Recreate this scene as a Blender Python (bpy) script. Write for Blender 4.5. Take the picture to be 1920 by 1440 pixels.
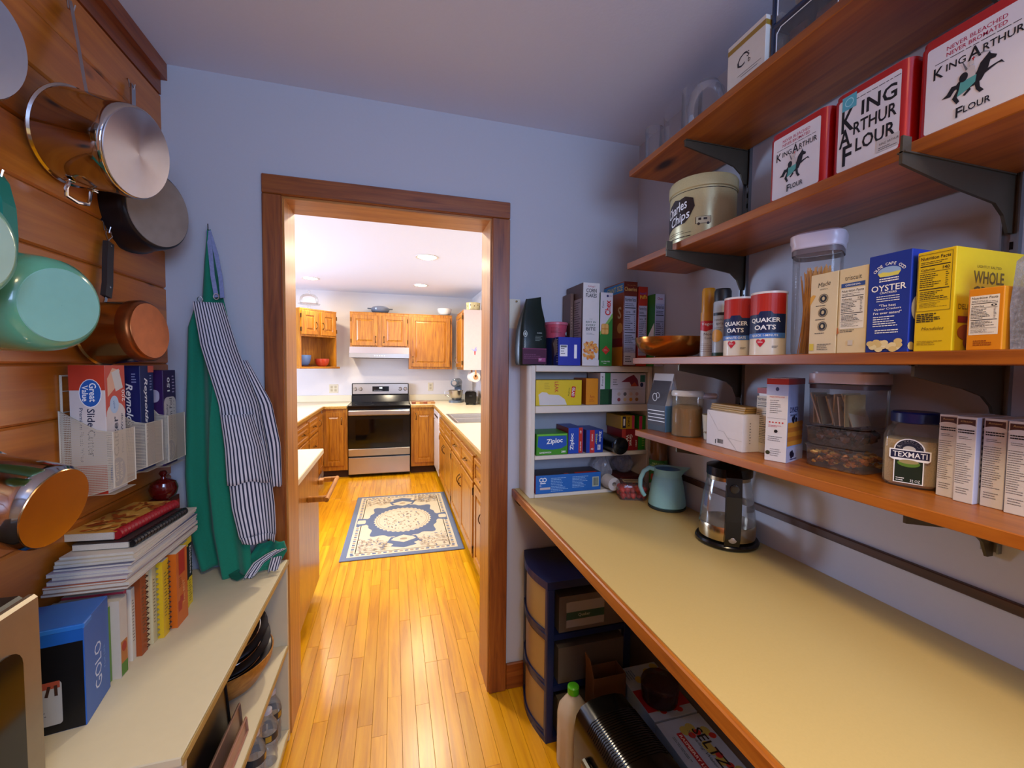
import bpy, bmesh, math, random
from mathutils import Vector, Matrix
for _o in list(bpy.data.objects): bpy.data.objects.remove(_o)
SC = bpy.context.scene
COL = SC.collection
PI = math.pi
# ---------------------------------------------------------------- camera
def make_camera():
    yaw, pitch, roll, f = .2772, .0464, .00996, 782.44
    fw = Vector((math.sin(yaw)*math.cos(pitch), math.cos(yaw)*math.cos(pitch), -math.sin(pitch)))
    r = Vector((math.cos(yaw), -math.sin(yaw), 0)); u = r.cross(fw)
    r2 = r*math.cos(roll)+u*math.sin(roll); u2 = u*math.cos(roll)-r*math.sin(roll)
    cd = bpy.data.cameras.new('camera'); cd.sensor_width = 36; cd.sensor_fit = 'HORIZONTAL'
    cd.lens = f*36/1920; cd.clip_start = .02
    co = bpy.data.objects.new('camera', cd); COL.objects.link(co)
    M = Matrix((r2, u2, -fw)).transposed().to_4x4(); M.translation = (0, -1.7369, 1.4443)
    co.matrix_world = M; SC.camera = co
make_camera()
# ---------------------------------------------------------------- world, large lights, exposure
W = bpy.data.worlds.new('sky'); SC.world = W; W.use_nodes = True
W.node_tree.nodes['Background'].inputs[0].default_value = (.45, .6, 1, 1)
W.node_tree.nodes['Background'].inputs[1].default_value = .6
SC.view_settings.view_transform = 'Standard'; SC.view_settings.look = 'None'
SC.view_settings.exposure = 0.1; SC.view_settings.gamma = 1.0
SC.view_settings.use_curve_mapping = False
def area(name, loc, rot, sx, sy, power, col):
    l = bpy.data.lights.new(name, 'AREA'); l.shape = 'RECTANGLE'; l.size = sx; l.size_y = sy
    l.energy = power; l.color = col
    o = bpy.data.objects.new(name, l); COL.objects.link(o); o.location = loc; o.rotation_euler = rot
    return o
# daylight coming through the pantry window behind the photographer and through an unseen window added for the kitchen
area('pantry_window_daylight', (.55, -2.96, 1.85), (PI/2, 0, 0), .85, .75, 35, (.42, .60, 1))
area('added_kitchen_daylight', (-2.57, 2.2, 1.5), (0, -PI/2, 0), 1.1, 1.3, 110, (.50, .66, 1))

# ---------------------------------------------------------------- colours and materials
def H(h, a=1):
    h = h.lstrip('#'); c = [int(h[i:i+2], 16)/255 for i in (0, 2, 4)]
    return tuple([(x/12.92 if x <= .04045 else ((x+.055)/1.055)**2.4) for x in c]+[a])
MATS = {}
def bsdf(m): return m.node_tree.nodes['Principled BSDF']
def mat(name, col, rough=.5, metal=0, var=.06, scale=40, bump=0, trans=0, ior=1.45, coat=0, emit=0, alpha=1, sheen=0):
    """plain material: colour broken by a fine noise"""
    if name in MATS: return MATS[name]
    m = bpy.data.materials.new(name); m.use_nodes = True; nt = m.node_tree; b = bsdf(m); N = nt.nodes; L = nt.links
    c = H(col) if isinstance(col, str) else tuple(col)+(1,)*(4-len(col))
    tc = N.new('ShaderNodeTexCoord'); nz = N.new('ShaderNodeTexNoise'); nz.inputs['Scale'].default_value = scale
    nz.inputs['Detail'].default_value = 3; L.new(tc.outputs['Object'], nz.inputs['Vector'])
    mx = N.new('ShaderNodeMix'); mx.data_type = 'RGBA'
    mx.inputs[6].default_value = tuple(max(0, x*(1-var)) for x in c[:3])+(1,)
    mx.inputs[7].default_value = tuple(min(1, x*(1+var)) for x in c[:3])+(1,)
    L.new(nz.outputs['Fac'], mx.inputs[0]); L.new(mx.outputs[2], b.inputs['Base Color'])
    b.inputs['Roughness'].default_value = rough; b.inputs['Metallic'].default_value = metal
    b.inputs['IOR'].default_value = ior
    if trans: b.inputs['Transmission Weight'].default_value = trans
    if coat: b.inputs['Coat Weight'].default_value = coat; b.inputs['Coat Roughness'].default_value = .08
    if sheen: b.inputs['Sheen Weight'].default_value = sheen
    if alpha < 1: b.inputs['Alpha'].default_value = alpha
    if emit: L.new(mx.outputs[2], b.inputs['Emission Color']); b.inputs['Emission Strength'].default_value = emit
    if bump:
        bp = N.new('ShaderNodeBump'); bp.inputs['Strength'].default_value = bump; bp.inputs['Distance'].default_value = .002
        L.new(nz.outputs['Fac'], bp.inputs['Height']); L.new(bp.outputs['Normal'], b.inputs['Normal'])
    MATS[name] = m; return m
def ramp(nt, stops):
    r = nt.nodes.new('ShaderNodeValToRGB'); e = r.color_ramp.elements
    while len(e) < len(stops): e.new(.5)
    for el, (p, c) in zip(e, stops): el.position = p; el.color = H(c) if isinstance(c, str) else c
    return r
def wood(name, dark, mid, light, axis='x', scale=1, rough=.4, knots=0, bump=.15, coat=.2, rnd=.25):
    """grained wood: stretched noise along one local axis, brightness differing from piece to piece, optional knots"""
    if name in MATS: return MATS[name]
    m = bpy.data.materials.new(name); m.use_nodes = True; nt = m.node_tree; b = bsdf(m); N = nt.nodes; L = nt.links
    tc = N.new('ShaderNodeTexCoord'); oi = N.new('ShaderNodeObjectInfo')
    ad = N.new('ShaderNodeVectorMath'); ad.operation = 'ADD'; sc = N.new('ShaderNodeVectorMath'); sc.operation = 'SCALE'
    cb = N.new('ShaderNodeCombineXYZ')
    for i in range(3): L.new(oi.outputs['Random'], cb.inputs[i])
    L.new(cb.outputs[0], sc.inputs[0]); sc.inputs['Scale'].default_value = 13
    L.new(tc.outputs['Object'], ad.inputs[0]); L.new(sc.outputs[0], ad.inputs[1])
    mp = N.new('ShaderNodeMapping'); s = [26*scale]*3; s['xyz'.index(axis)] = 1.5*scale
    mp.inputs['Scale'].default_value = s; L.new(ad.outputs[0], mp.inputs[0])
    nz = N.new('ShaderNodeTexNoise'); nz.inputs['Scale'].default_value = 1.6; nz.inputs['Detail'].default_value = 6
    nz.inputs['Roughness'].default_value = .6; nz.inputs['Distortion'].default_value = .6
    L.new(mp.outputs[0], nz.inputs['Vector'])
    rp = ramp(nt, [(.28, dark), (.5, mid), (.74, light)]); L.new(nz.outputs['Fac'], rp.inputs[0])
    out = rp.outputs[0]
    hv = N.new('ShaderNodeHueSaturation'); mr = N.new('ShaderNodeMapRange')
    mr.inputs['To Min'].default_value = 1-rnd; mr.inputs['To Max'].default_value = 1+rnd*.6
    L.new(oi.outputs['Random'], mr.inputs['Value']); L.new(mr.outputs[0], hv.inputs['Value']); L.new(out, hv.inputs['Color'])
    out = hv.outputs[0]
    if knots:
        vm = N.new('ShaderNodeMapping'); q = [5.5]*3; q['xyz'.index(axis)] = 2.6; vm.inputs['Scale'].default_value = q
        L.new(ad.outputs[0], vm.inputs[0])
        vo = N.new('ShaderNodeTexVoronoi'); vo.inputs['Scale'].default_value = knots; L.new(vm.outputs[0], vo.inputs['Vector'])
        kr = ramp(nt, [(.05, (1, 1, 1, 1)), (.14, (0, 0, 0, 1))]); L.new(vo.outputs['Distance'], kr.inputs[0])
        mx = N.new('ShaderNodeMix'); mx.data_type = 'RGBA'; L.new(kr.outputs[0], mx.inputs[0]); L.new(out, mx.inputs[6])
        mx.inputs[7].default_value = H('2a0d04'); out = mx.outputs[2]
    L.new(out, b.inputs['Base Color']); b.inputs['Roughness'].default_value = rough
    if coat: b.inputs['Coat Weight'].default_value = coat; b.inputs['Coat Roughness'].default_value = .25
    if bump:
        bp = N.new('ShaderNodeBump'); bp.inputs['Strength'].default_value = bump; bp.inputs['Distance'].default_value = .001
        L.new(nz.outputs['Fac'], bp.inputs['Height']); L.new(bp.outputs['Normal'], b.inputs['Normal'])
    MATS[name] = m; return m
def glass(name, col='ffffff', rough=.0, ior=1.45):
    return mat(name, col, rough, 0, 0, trans=1, ior=ior)
def clear(name, col='ffffff', alpha=.2, rough=.08):
    """thin clear plastic: mostly see-through with a glossy skin"""
    if name in MATS: return MATS[name]
    m = bpy.data.materials.new(name); m.use_nodes = True; nt = m.node_tree; N = nt.nodes; L = nt.links; b = bsdf(m)
    b.inputs['Base Color'].default_value = H(col); b.inputs['Roughness'].default_value = rough
    tr = N.new('ShaderNodeBsdfTransparent'); tr.inputs[0].default_value = tuple(.9+.1*x for x in H(col))
    fr = N.new('ShaderNodeFresnel'); fr.inputs[0].default_value = 1.35
    nz = N.new('ShaderNodeTexNoise'); nz.inputs['Scale'].default_value = 25
    ma = N.new('ShaderNodeMath'); ma.operation = 'MULTIPLY'; L.new(fr.outputs[0], ma.inputs[0]); ma.inputs[1].default_value = .6
    mb = N.new('ShaderNodeMath'); mb.operation = 'MULTIPLY'; L.new(nz.outputs['Fac'], mb.inputs[0]); mb.inputs[1].default_value = alpha*2
    gs = N.new('ShaderNodeBsdfGlossy'); gs.inputs['Roughness'].default_value = rough
    m1 = N.new('ShaderNodeMixShader'); L.new(ma.outputs[0], m1.inputs[0]); L.new(tr.outputs[0], m1.inputs[1]); L.new(gs.outputs[0], m1.inputs[2])
    mx = N.new('ShaderNodeMixShader'); L.new(mb.outputs[0], mx.inputs[0]); L.new(m1.outputs[0], mx.inputs[1]); L.new(b.outputs[0], mx.inputs[2])
    L.new(mx.outputs[0], N['Material Output'].inputs['Surface'])
    MATS[name] = m; return m

# ---------------------------------------------------------------- mesh builder
class G:
    """collects shapes; build() links them as ONE mesh object"""
    def __init__(s, *mats): s.v = []; s.f = []; s.m = []; s.sm = []; s.mats = list(mats); s.T = Matrix()
    def mi(s, m):
        if m is None: return 0
        if isinstance(m, int): return m
        if m not in s.mats: s.mats.append(m)
        return s.mats.index(m)
    def add(s, vs, fs, m=None, smooth=False):
        o = len(s.v); k = s.mi(m)
        s.v += [tuple(s.T @ Vector(p)) for p in vs]
        for f in fs: s.f.append([i+o for i in f]); s.m.append(k); s.sm.append(smooth)
        return s
    def box(s, x0, x1, y0, y1, z0, z1, m=None, fm=None):
        vs = [(x, y, z) for z in (z0, z1) for y in (y0, y1) for x in (x0, x1)]
        fs = {'u': (0, 2, 3, 1), 't': (4, 5, 7, 6), 'f': (0, 1, 5, 4), 'b': (2, 6, 7, 3), 'l': (0, 4, 6, 2), 'r': (1, 3, 7, 5)}
        for k, f in fs.items(): s.add(vs, [f], (fm or {}).get(k, m))
        return s
    def cbox(s, x0, x1, y0, y1, z0, z1, m=None, c=.004):
        """box with chamfered edges (24 verts)"""
        c = min(c, (x1-x0)*.45, (y1-y0)*.45, (z1-z0)*.45)
        bm = bmesh.new(); bmesh.ops.create_cube(bm, size=1)
        for v in bm.verts: v.co = Vector(((x0+x1)/2+v.co.x*(x1-x0), (y0+y1)/2+v.co.y*(y1-y0), (z0+z1)/2+v.co.z*(z1-z0)))
        bmesh.ops.bevel(bm, geom=bm.edges[:], offset=c, segments=1, affect='EDGES', profile=.5)
        return s.bm(bm, m)
    def bm(s, bm, m=None, smooth=False):
        bm.verts.ensure_lookup_table(); bm.verts.index_update()
        s.add([v.co[:] for v in bm.verts], [[v.index for v in f.verts] for f in bm.faces], m, smooth); bm.free(); return s
    def prism(s, pts, a0, a1, axis='z', m=None, mtop=None, smooth=False):
        """2D outline swept along an axis: axis z uses (x,y), y uses (x,z), x uses (y,z)"""
        def p3(p, a): return {'z': (p[0], p[1], a), 'y': (p[0], a, p[1]), 'x': (a, p[0], p[1])}[axis]
        n = len(pts); vs = [p3(p, a0) for p in pts]+[p3(p, a1) for p in pts]
        s.add(vs, [[i, (i+1) % n, (i+1) % n+n, i+n] for i in range(n)], m, smooth)
        s.add(vs, [list(range(n))[::-1]], m); s.add(vs, [list(range(n, 2*n))], m if mtop is None else mtop)
        return s
    def lathe(s, prof, n=32, c=(0, 0, 0), m=None, axis='z', a0=0, a1=2*PI, smooth=True, ms=None, sq=None):
        """turned shape from (radius, height); sq=(p, aspect) squares the section"""
        full = abs(a1-a0-2*PI) < 1e-6; k = n if full else n+1
        vs = []
        for r, z in prof:
            for i in range(k):
                a = a0+(a1-a0)*i/n; ca, sa = math.cos(a), math.sin(a); rr = r
                if sq: rr = r/((abs(ca)**sq+abs(sa)**sq)**(1/sq))
                x, y = rr*ca, rr*sa
                p = {'z': (x, y, z), 'x': (z, x, y), 'y': (x, z, y)}[axis]
                vs.append((c[0]+p[0], c[1]+p[1], c[2]+p[2]))
        o = len(s.v); s.v += [tuple(s.T @ Vector(p)) for p in vs]
        for j in range(len(prof)-1):
            q = s.mi(ms[j] if ms else m)
            for i in range(n):
                i2 = (i+1) % k if full else i+1
                s.f.append([o+j*k+i, o+j*k+i2, o+(j+1)*k+i2, o+(j+1)*k+i]); s.m.append(q); s.sm.append(smooth)
        return s
    def tube(s, pts, r, n=8, m=None, closed=False, smooth=True, caps=True):
        pts = [Vector(p) for p in pts]; N = len(pts); rs = r if isinstance(r, (list, tuple)) else [r]*N
        vs = []; prev = None
        for i, p in enumerate(pts):
            a = pts[(i-1) % N] if (closed or i > 0) else p; b = pts[(i+1) % N] if (closed or i < N-1) else p
            t = (b-a).normalized()
            if prev is None:
                up = Vector((0, 0, 1)) if abs(t.z) < .9 else Vector((1, 0, 0)); nrm = t.cross(up).normalized()
            else:
                nrm = (prev-t*prev.dot(t)); nrm = nrm.normalized() if nrm.length > 1e-6 else t.orthogonal().normalized()
            prev = nrm; bi = t.cross(nrm)
            for k in range(n):
                an = 2*PI*k/n; vs.append(p+(nrm*math.cos(an)+bi*math.sin(an))*rs[i])
        fs = []
        for i in range(N if closed else N-1):
            j = (i+1) % N
            for k in range(n): fs.append([i*n+k, i*n+(k+1) % n, j*n+(k+1) % n, j*n+k])
        if caps and not closed: fs += [list(range(n))[::-1], [(N-1)*n+k for k in range(n)]]
        return s.add([v[:] for v in vs], fs, m, smooth)
    def bar(s, pts, w, t, m=None, up=(0, 0, 1)):
        """flat strap along points: width w across, thickness t along up"""
        pts = [Vector(p) for p in pts]; vs = []
        for i, p in enumerate(pts):
            d = (pts[min(i+1, len(pts)-1)]-pts[max(i-1, 0)]).normalized(); sd = d.cross(Vector(up)).normalized(); u = sd.cross(d).normalized()
            for a, b in ((-1, -1), (1, -1), (1, 1), (-1, 1)): vs.append((p+sd*a*w/2+u*b*t/2)[:])
        fs = [[0, 3, 2, 1], [4*(len(pts)-1)+k for k in range(4)]]
        for i in range(len(pts)-1):
            for k in range(4): fs.append([4*i+k, 4*i+(k+1) % 4, 4*i+4+(k+1) % 4, 4*i+4+k])
        return s.add(vs, fs, m)
    def grid(s, fn, nu, nv, m=None, smooth=True, thick=0):
        vs = [fn(i/nu, j/nv) for j in range(nv+1) for i in range(nu+1)]
        fs = [[j*(nu+1)+i, j*(nu+1)+i+1, (j+1)*(nu+1)+i+1, (j+1)*(nu+1)+i] for j in range(nv) for i in range(nu)]
        return s.add(vs, fs, m, smooth)
    def build(s, name, parent=None, solid=0, fix=True):
        me = bpy.data.meshes.new(name); me.from_pydata(s.v, [], s.f)
        for m in (s.mats or [mat('plain', 'cccccc')]): me.materials.append(m)
        me.polygons.foreach_set('material_index', s.m); me.polygons.foreach_set('use_smooth', s.sm)
        if fix:
            bm = bmesh.new(); bm.from_mesh(me); bmesh.ops.remove_doubles(bm, verts=bm.verts, dist=1e-6)
            bmesh.ops.recalc_face_normals(bm, faces=bm.faces); bm.to_mesh(me); bm.free()
        me.update()
        o = bpy.data.objects.new(name, me); COL.objects.link(o)
        if any(s.sm):
            try: me.set_sharp_from_angle(angle=math.radians(40))
            except Exception: pass
        if solid:
            md = o.modifiers.new('solid', 'SOLIDIFY'); md.thickness = solid; md.offset = 0
        if parent is not None: o.parent = parent
        return o
def tag(o, label=None, cat=None, group=None, kind=None):
    if label: o['label'] = label
    if cat: o['category'] = cat
    if group: o['group'] = group
    if kind: o['kind'] = kind
    return o
def thing(name, label, cat, loc=(0, 0, 0), rz=0, group=None, rot=None):
    o = bpy.data.objects.new(name, None); o.empty_display_size = .02; COL.objects.link(o); o.location = loc
    o.rotation_euler = rot if rot else (0, 0, math.radians(rz)); return tag(o, label, cat, group)
def struct(g, name, parent=None):
    o = g.build(name, parent); o['kind'] = 'structure'; return o
def dup(o, name=None, loc=None, parent=None):
    c = o.copy(); COL.objects.link(c)
    if parent is not None: c.parent = parent
    if loc is not None: c.location = loc
    return c
def rrect(w, h, r, n=4, cx=0, cy=0):
    p = []
    for qx, qy, a in ((1, 1, 0), (-1, 1, 90), (-1, -1, 180), (1, -1, 270)):
        for i in range(n+1):
            t = math.radians(a+90*i/n); p.append((cx+qx*(w/2-r)+r*math.cos(t), cy+qy*(h/2-r)+r*math.sin(t)))
    return p
# ---------------------------------------------------------------- print (flat ink and labels lying on a surface)
TXT = {}
def text_mesh(s, bold=0, shear=0):
    k = (s, bold, shear)
    if k not in TXT:
        cu = bpy.data.curves.new('t', 'FONT'); cu.body = s; cu.resolution_u = 2; cu.offset = bold; cu.shear = shear
        ob = bpy.data.objects.new('t', cu); me = bpy.data.meshes.new_from_object(ob)
        vs = [(v.co.x, v.co.y) for v in me.vertices]; fs = [list(p.vertices) for p in me.polygons]
        bpy.data.objects.remove(ob); bpy.data.meshes.remove(me); bpy.data.curves.remove(cu)
        if not vs: vs, fs = [(0, 0), (1, 0), (0, 1)], [[0, 1, 2]]
        x0 = min(v[0] for v in vs); x1 = max(v[0] for v in vs); y0 = min(v[1] for v in vs); y1 = max(v[1] for v in vs)
        TXT[k] = ([((x-x0)/(x1-x0)-.5, (y-y0)/(y1-y0)-.5) for x, y in vs], fs, (x1-x0)/(y1-y0))
    return TXT[k]
class Pr:
    def __init__(s, parent, name='printing'): s.p = parent; s.n = name; s.g = G(); s.k = 0; s.cyl = 0
    def face(s, O, U, V, N=None, cyl=0):
        s.O = Vector(O); s.U = Vector(U).normalized(); s.V = Vector(V).normalized(); s.N = Vector(N).normalized() if N else s.U.cross(s.V); s.cyl = cyl; s.k = 0; return s
    def bx(s, w, d, h, f='f'):
        if s.g.f: s.done(); s.g = G()
        s.n = {'f': 'printing', 't': 'top_printing'}.get(f, 'side_printing')
        a = {'f': ((0, 0, 0), (1, 0, 0), (0, 0, 1)), 'r': ((w/2, d/2, 0), (0, 1, 0), (0, 0, 1)), 'l': ((-w/2, d/2, 0), (0, -1, 0), (0, 0, 1)), 't': ((0, d/2, h), (1, 0, 0), (0, 1, 0)), 'b': ((0, d, 0), (-1, 0, 0), (0, 0, 1))}[f]
        return s.face(*a)
    def can(s, R, O=(0, 0, 0)):   # wraps round a z cylinder, u=0 facing local -y
        s.O = Vector(O); s.cyl = R; s.k = 0; return s
    def flat(s, vs, fs, m):
        s.k += 1; off = .00006*min(s.k, 400)+.0002
        if s.cyl:
            R = s.cyl; bm = bmesh.new(); bv = [bm.verts.new((x, y, 0)) for x, y in vs]
            for f in fs:
                try: bm.faces.new([bv[i] for i in f])
                except ValueError: pass
            x0 = min(v[0] for v in vs); x1 = max(v[0] for v in vs); st = R*.16; c = math.ceil(x0/st)
            while c*st < x1:
                bmesh.ops.bisect_plane(bm, geom=bm.verts[:]+bm.edges[:]+bm.faces[:], plane_co=(c*st, 0, 0), plane_no=(1, 0, 0)); c += 1
            bm.verts.index_update()
            s.g.add([(s.O.x+(R+off+.0004)*math.sin(v.co.x/R), s.O.y-(R+off+.0004)*math.cos(v.co.x/R), s.O.z+v.co.y) for v in bm.verts], [[v.index for v in f.verts] for f in bm.faces], m); bm.free()
        else:
            s.g.add([(s.O+s.U*x+s.V*y+s.N*off)[:] for x, y in vs], fs, m)
        return s
    def poly(s, pts, m, u=0, v=0, sc=1, rot=0):
        c, q = math.cos(rot), math.sin(rot)
        return s.flat([(u+sc*(x*c-y*q), v+sc*(x*q+y*c)) for x, y in pts], [list(range(len(pts)))], m)
    def rect(s, u, v, w, h, m, rot=0): return s.poly([(-w/2, -h/2), (w/2, -h/2), (w/2, h/2), (-w/2, h/2)], m, u, v, 1, rot)
    def rr(s, u, v, w, h, m, r=.004, rot=0): return s.poly(rrect(w, h, min(r, w*.49, h*.49)), m, u, v, 1, rot)
    def ell(s, u, v, a, b, m, n=20, rot=0): return s.poly([(a*math.cos(2*PI*i/n), b*math.sin(2*PI*i/n)) for i in range(n)], m, u, v, 1, rot)
    def ring(s, u, v, a, b, t, m, n=24):
        vs = [((a-k*t)*math.cos(2*PI*i/n)+u, (b-k*t)*math.sin(2*PI*i/n)+v) for k in (0, 1) for i in range(n)]
        return s.flat(vs, [[i, (i+1) % n, n+(i+1) % n, n+i] for i in range(n)], m)
    def frame(s, u, v, w, h, t, m):
        for a, b, c, d in ((0, h/2, w, t), (0, -h/2, w, t), (-w/2, 0, t, h), (w/2, 0, t, h)): s.k -= 1; s.rect(u+a, v+b, c, d, m)
        s.k += 1; return s
    def text(s, u, v, t, m, w=None, h=None, rot=0, bold=0, shear=0):
        vs, fs, asp = text_mesh(t, bold, shear)
        if w is None: w = h*asp
        if h is None: h = w/asp
        c, q = math.cos(rot), math.sin(rot)
        return s.flat([(u+x*w*c-y*h*q, v+x*w*q+y*h*c) for x, y in vs], fs, m)
    def arc(s, u, v, R, t, m, h, a0, a1):
        """letters set along an arc"""
        n = len(t)
        for i, ch in enumerate(t):
            if ch == ' ': continue
            a = a0+(a1-a0)*(i+.5)/n; s.k -= 1
            s.text(u+R*math.cos(a), v+R*math.sin(a), ch, m, h=h, rot=a-PI/2, bold=.01)
        s.k += 1; return s
    def lines(s, u, v, w, h, n, m, seed=1, t=.35, left=True, k=1):
        """small print, too fine to read: rows of short strokes"""
        R = random.Random(seed); vs = []; fs = []
        for i in range(n):
            y = v+h/2-(i+.5)*h/n; x = u-w/2; end = u-w/2+w*(R.uniform(.55, 1) if left else 1)
            while x < end-.02*w:
                l = min(end-x, w*R.uniform(.06, .18)); o = len(vs)
                vs += [(x, y-t*h/n/2), (x+l, y-t*h/n/2), (x+l, y+t*h/n/2), (x, y+t*h/n/2)]; fs.append([o, o+1, o+2, o+3]); x += l+w*.02*k
        return s.flat(vs, fs, m) if vs else s
    def nutrition(s, u, v, w, h, paper, ink, cal='120', seed=3, head='Nutrition Facts'):
        if paper: s.rect(u, v, w, h, paper)
        t = v+h/2
        s.text(u, t-h*.06, head, ink, w=w*.9, h=h*.06, bold=.015)
        s.lines(u, t-h*.145, w*.88, h*.06, 2, ink, seed); s.rect(u, t-h*.2, w*.9, h*.016, ink)
        if cal:
            s.text(u-w*.22, t-h*.265, 'Calories', ink, w=w*.42, h=h*.042, bold=.01); s.text(u+w*.33, t-h*.26, cal, ink, w=w*.2, h=h*.055, bold=.015)
        s.rect(u, t-h*.31, w*.9, h*.007, ink)
        s.lines(u-w*.1, t-h*.46, w*.7, h*.26, 7, ink, seed+1); s.lines(u+w*.38, t-h*.46, w*.1, h*.26, 7, ink, seed+2)
        s.rect(u, t-h*.62, w*.9, h*.014, ink); s.lines(u, t-h*.73, w*.85, h*.16, 5, ink, seed+4); s.rect(u, t-h*.83, w*.9, h*.006, ink)
        s.lines(u, t-h*.905, w*.85, h*.1, 4, ink, seed+5, t=.25)
        return s
    def bars(s, u, v, w, h, m, seed=2):
        R = random.Random(seed); x = u-w/2; vs = []; fs = []
        while x < u+w/2:
            b = w*R.choice((.015, .03, .045)); o = len(vs)
            vs += [(x, v-h/2), (x+b, v-h/2), (x+b, v+h/2), (x, v+h/2)]; fs.append([o, o+1, o+2, o+3]); x += b+w*R.choice((.02, .035))
        return s.flat(vs, fs, m)
    def done(s):
        return s.g.build(s.n, s.p, fix=False) if s.g.f else None
def ink(h): return mat('ink_'+h, h, .45, var=.03)
def paper(h): return mat('card_'+h, h, .42, var=.04, scale=60, coat=.15)
def gloss(h, r=.25): return mat('plastic_%s_%d' % (h, r*100), h, r, var=.03)
def carton(name, label, cat, loc, rz, w, d, h, col, fm=None, group=None, tilt=None, part='carton', c=.0012):
    """printed cardboard box standing with its front face at local y=0"""
    t = thing(name, label, cat, loc, rz, group, rot=tilt)
    g = G(paper(col)); fm2 = {k: paper(v) for k, v in (fm or {}).items()}
    g.box(-w/2, w/2, 0, d, 0, h, paper(col), fm2)
    o = g.build(part, t)
    md = o.modifiers.new('edge', 'BEVEL'); md.width = c; md.segments = 2; md.limit_method = 'ANGLE'
    return t, Pr(t)
def lerp(a, b, t): return a+(b-a)*t
# ================================================================ the setting
XR, XL = 1.093, -.7592            # pantry side walls
CZ, KZ = 2.4535, 2.42             # ceilings
m_wall = mat('painted_plaster', 'b9bbc2', .75, var=.02, scale=90, bump=.12)
m_kwall = mat('kitchen_plaster', 'dcd6d2', .7, var=.02, scale=90, bump=.1)
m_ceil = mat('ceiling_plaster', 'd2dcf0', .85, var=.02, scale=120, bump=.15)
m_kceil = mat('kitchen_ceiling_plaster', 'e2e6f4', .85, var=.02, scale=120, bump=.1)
m_pine = wood('pine_board', 'a05410', 'b96614', 'cc7a20', 'y', .8, .38, knots=1.5, rnd=.22)
m_trim = wood('dark_fir_trim', '6a300c', '8f4a18', 'a86224', 'z', 1.3, .38, rnd=.1)
m_trimx = wood('dark_fir_trim_flat', '6a300c', '8f4a18', 'a86224', 'x', 1.3, .38, rnd=.1)
m_jamb = wood('fir_jamb', '9a5a20', 'b87830', 'c98d42', 'z', 1.2, .42, rnd=.08, coat=.15)
m_jambx = wood('fir_jamb_head', '9a5a20', 'b87830', 'c98d42', 'x', 1.2, .42, rnd=.08, coat=.15)
m_floor = wood('maple_strip', 'bc7804', 'dc9a08', 'ecb016', 'y', .7, .27, bump=.05, coat=.35, rnd=.12)
m_shelf = wood('stained_pine_shelf', '74380c', '9c5410', 'b46a1a', 'y', .8, .4, knots=.8, rnd=.06)
m_strip = wood('walnut_ledger', '2c1206', '40200c', '54301a', 'y', 1, .5)
# --- floor
g = G(mat('subfloor', '4a2c0c', .8)); g.box(-2.6, 1.13, -3, 4.44, -.06, -.004); floor = struct(g, 'floor')
R = random.Random(5); SW = .0571
LEN = (.38, .55, .72, .9, 1.1, 1.35); BM = {}
for l in LEN:
    g = G(m_floor); g.cbox(-SW/2+.0004, SW/2-.0004, 0, l-.0008, -.004, 0, c=.0007); o = g.build('floor_board'); BM[l] = o.data; bpy.data.objects.remove(o)
rest = G(m_floor)
k = int(-2.6/SW)
while k*SW+SW/2 < 1.13:
    x = k*SW; y = -3+R.uniform(0, .3)
    while y < 4.44:
        l = R.choice(LEN)
        cx0, cx1 = x-SW/2, x+SW/2
        vis = cx1 > -.92 and cx0 < 1.09 and y+l > -1.15 and y < 3.95
        if y > .2 and (cx0 > .56): vis = False
        if y+l < 0 and cx1 < -.4: vis = False
        if y+l < -.55 and cx0 > .62: vis = False
        if vis and y+l < 4.4:
            o = bpy.data.objects.new('floor_board', BM[l]); COL.objects.link(o); o.parent = floor; o.location = (x, y, 0)
        else: rest.cbox(max(-2.6, x-SW/2+.0004), min(1.13, x+SW/2-.0004), y, min(4.44, y+l-.0008), -.004, 0, c=.0006)
        y += l
    k += 1
o = rest.build('floor_boards_beyond', floor); o['kind'] = 'stuff'
# --- ceilings and walls
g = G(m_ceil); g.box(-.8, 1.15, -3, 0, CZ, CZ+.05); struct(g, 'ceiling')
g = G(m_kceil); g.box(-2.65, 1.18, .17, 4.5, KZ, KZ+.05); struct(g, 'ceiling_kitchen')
OL, OR_, OZ = -.385, .393, 2.047   # door opening
g = G(m_wall, m_kwall)
g.box(-.8, OL-.02, 0, .085, 0, CZ, 0); g.box(OR_+.02, 1.15, 0, .085, 0, CZ, 0); g.box(OL-.02, OR_+.02, 0, .085, OZ+.02, CZ, 0)
g.box(-2.65, OL-.02, .085, .17, 0, CZ, 1); g.box(OR_+.02, 1.18, .085, .17, 0, CZ, 1); g.box(OL-.02, OR_+.02, .085, .17, OZ+.02, CZ, 1)
struct(g, 'wall_back')
g = G(m_wall); g.box(XR, XR+.05, -3, 0, 0, CZ); struct(g, 'wall_right')
g = G(m_kwall); g.box(1.13, 1.18, .17, 4.5, 0, KZ); struct(g, 'wall_right_kitchen')
g = G(m_kwall); g.box(-2.65, 1.13, 4.44, 4.5, 0, KZ); struct(g, 'wall_back_kitchen')
def window_wall(name, mt, axis, at0, at1, u0, u1, zt, wu0, wu1, wz0, wz1):
    g = G(mt)
    for a, b, c, d in ((u0, wu0, 0, zt), (wu1, u1, 0, zt), (wu0, wu1, 0, wz0), (wu0, wu1, wz1, zt)):
        if axis == 'y': g.box(a, b, at0, at1, c, d)
        else: g.box(at0, at1, a, b, c, d)
    return struct(g, name)
window_wall('wall_rear', m_wall, 'y', -3.05, -3, -.8, 1.15, CZ, .1, 1.0, 1.45, 2.25)
window_wall('wall_left_kitchen', m_kwall, 'x', -2.7, -2.65, .085, 4.5, KZ, 1.5, 2.9, .95, 2.05)
m_wframe = mat('white_sash', 'e4e4e2', .5)
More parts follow.
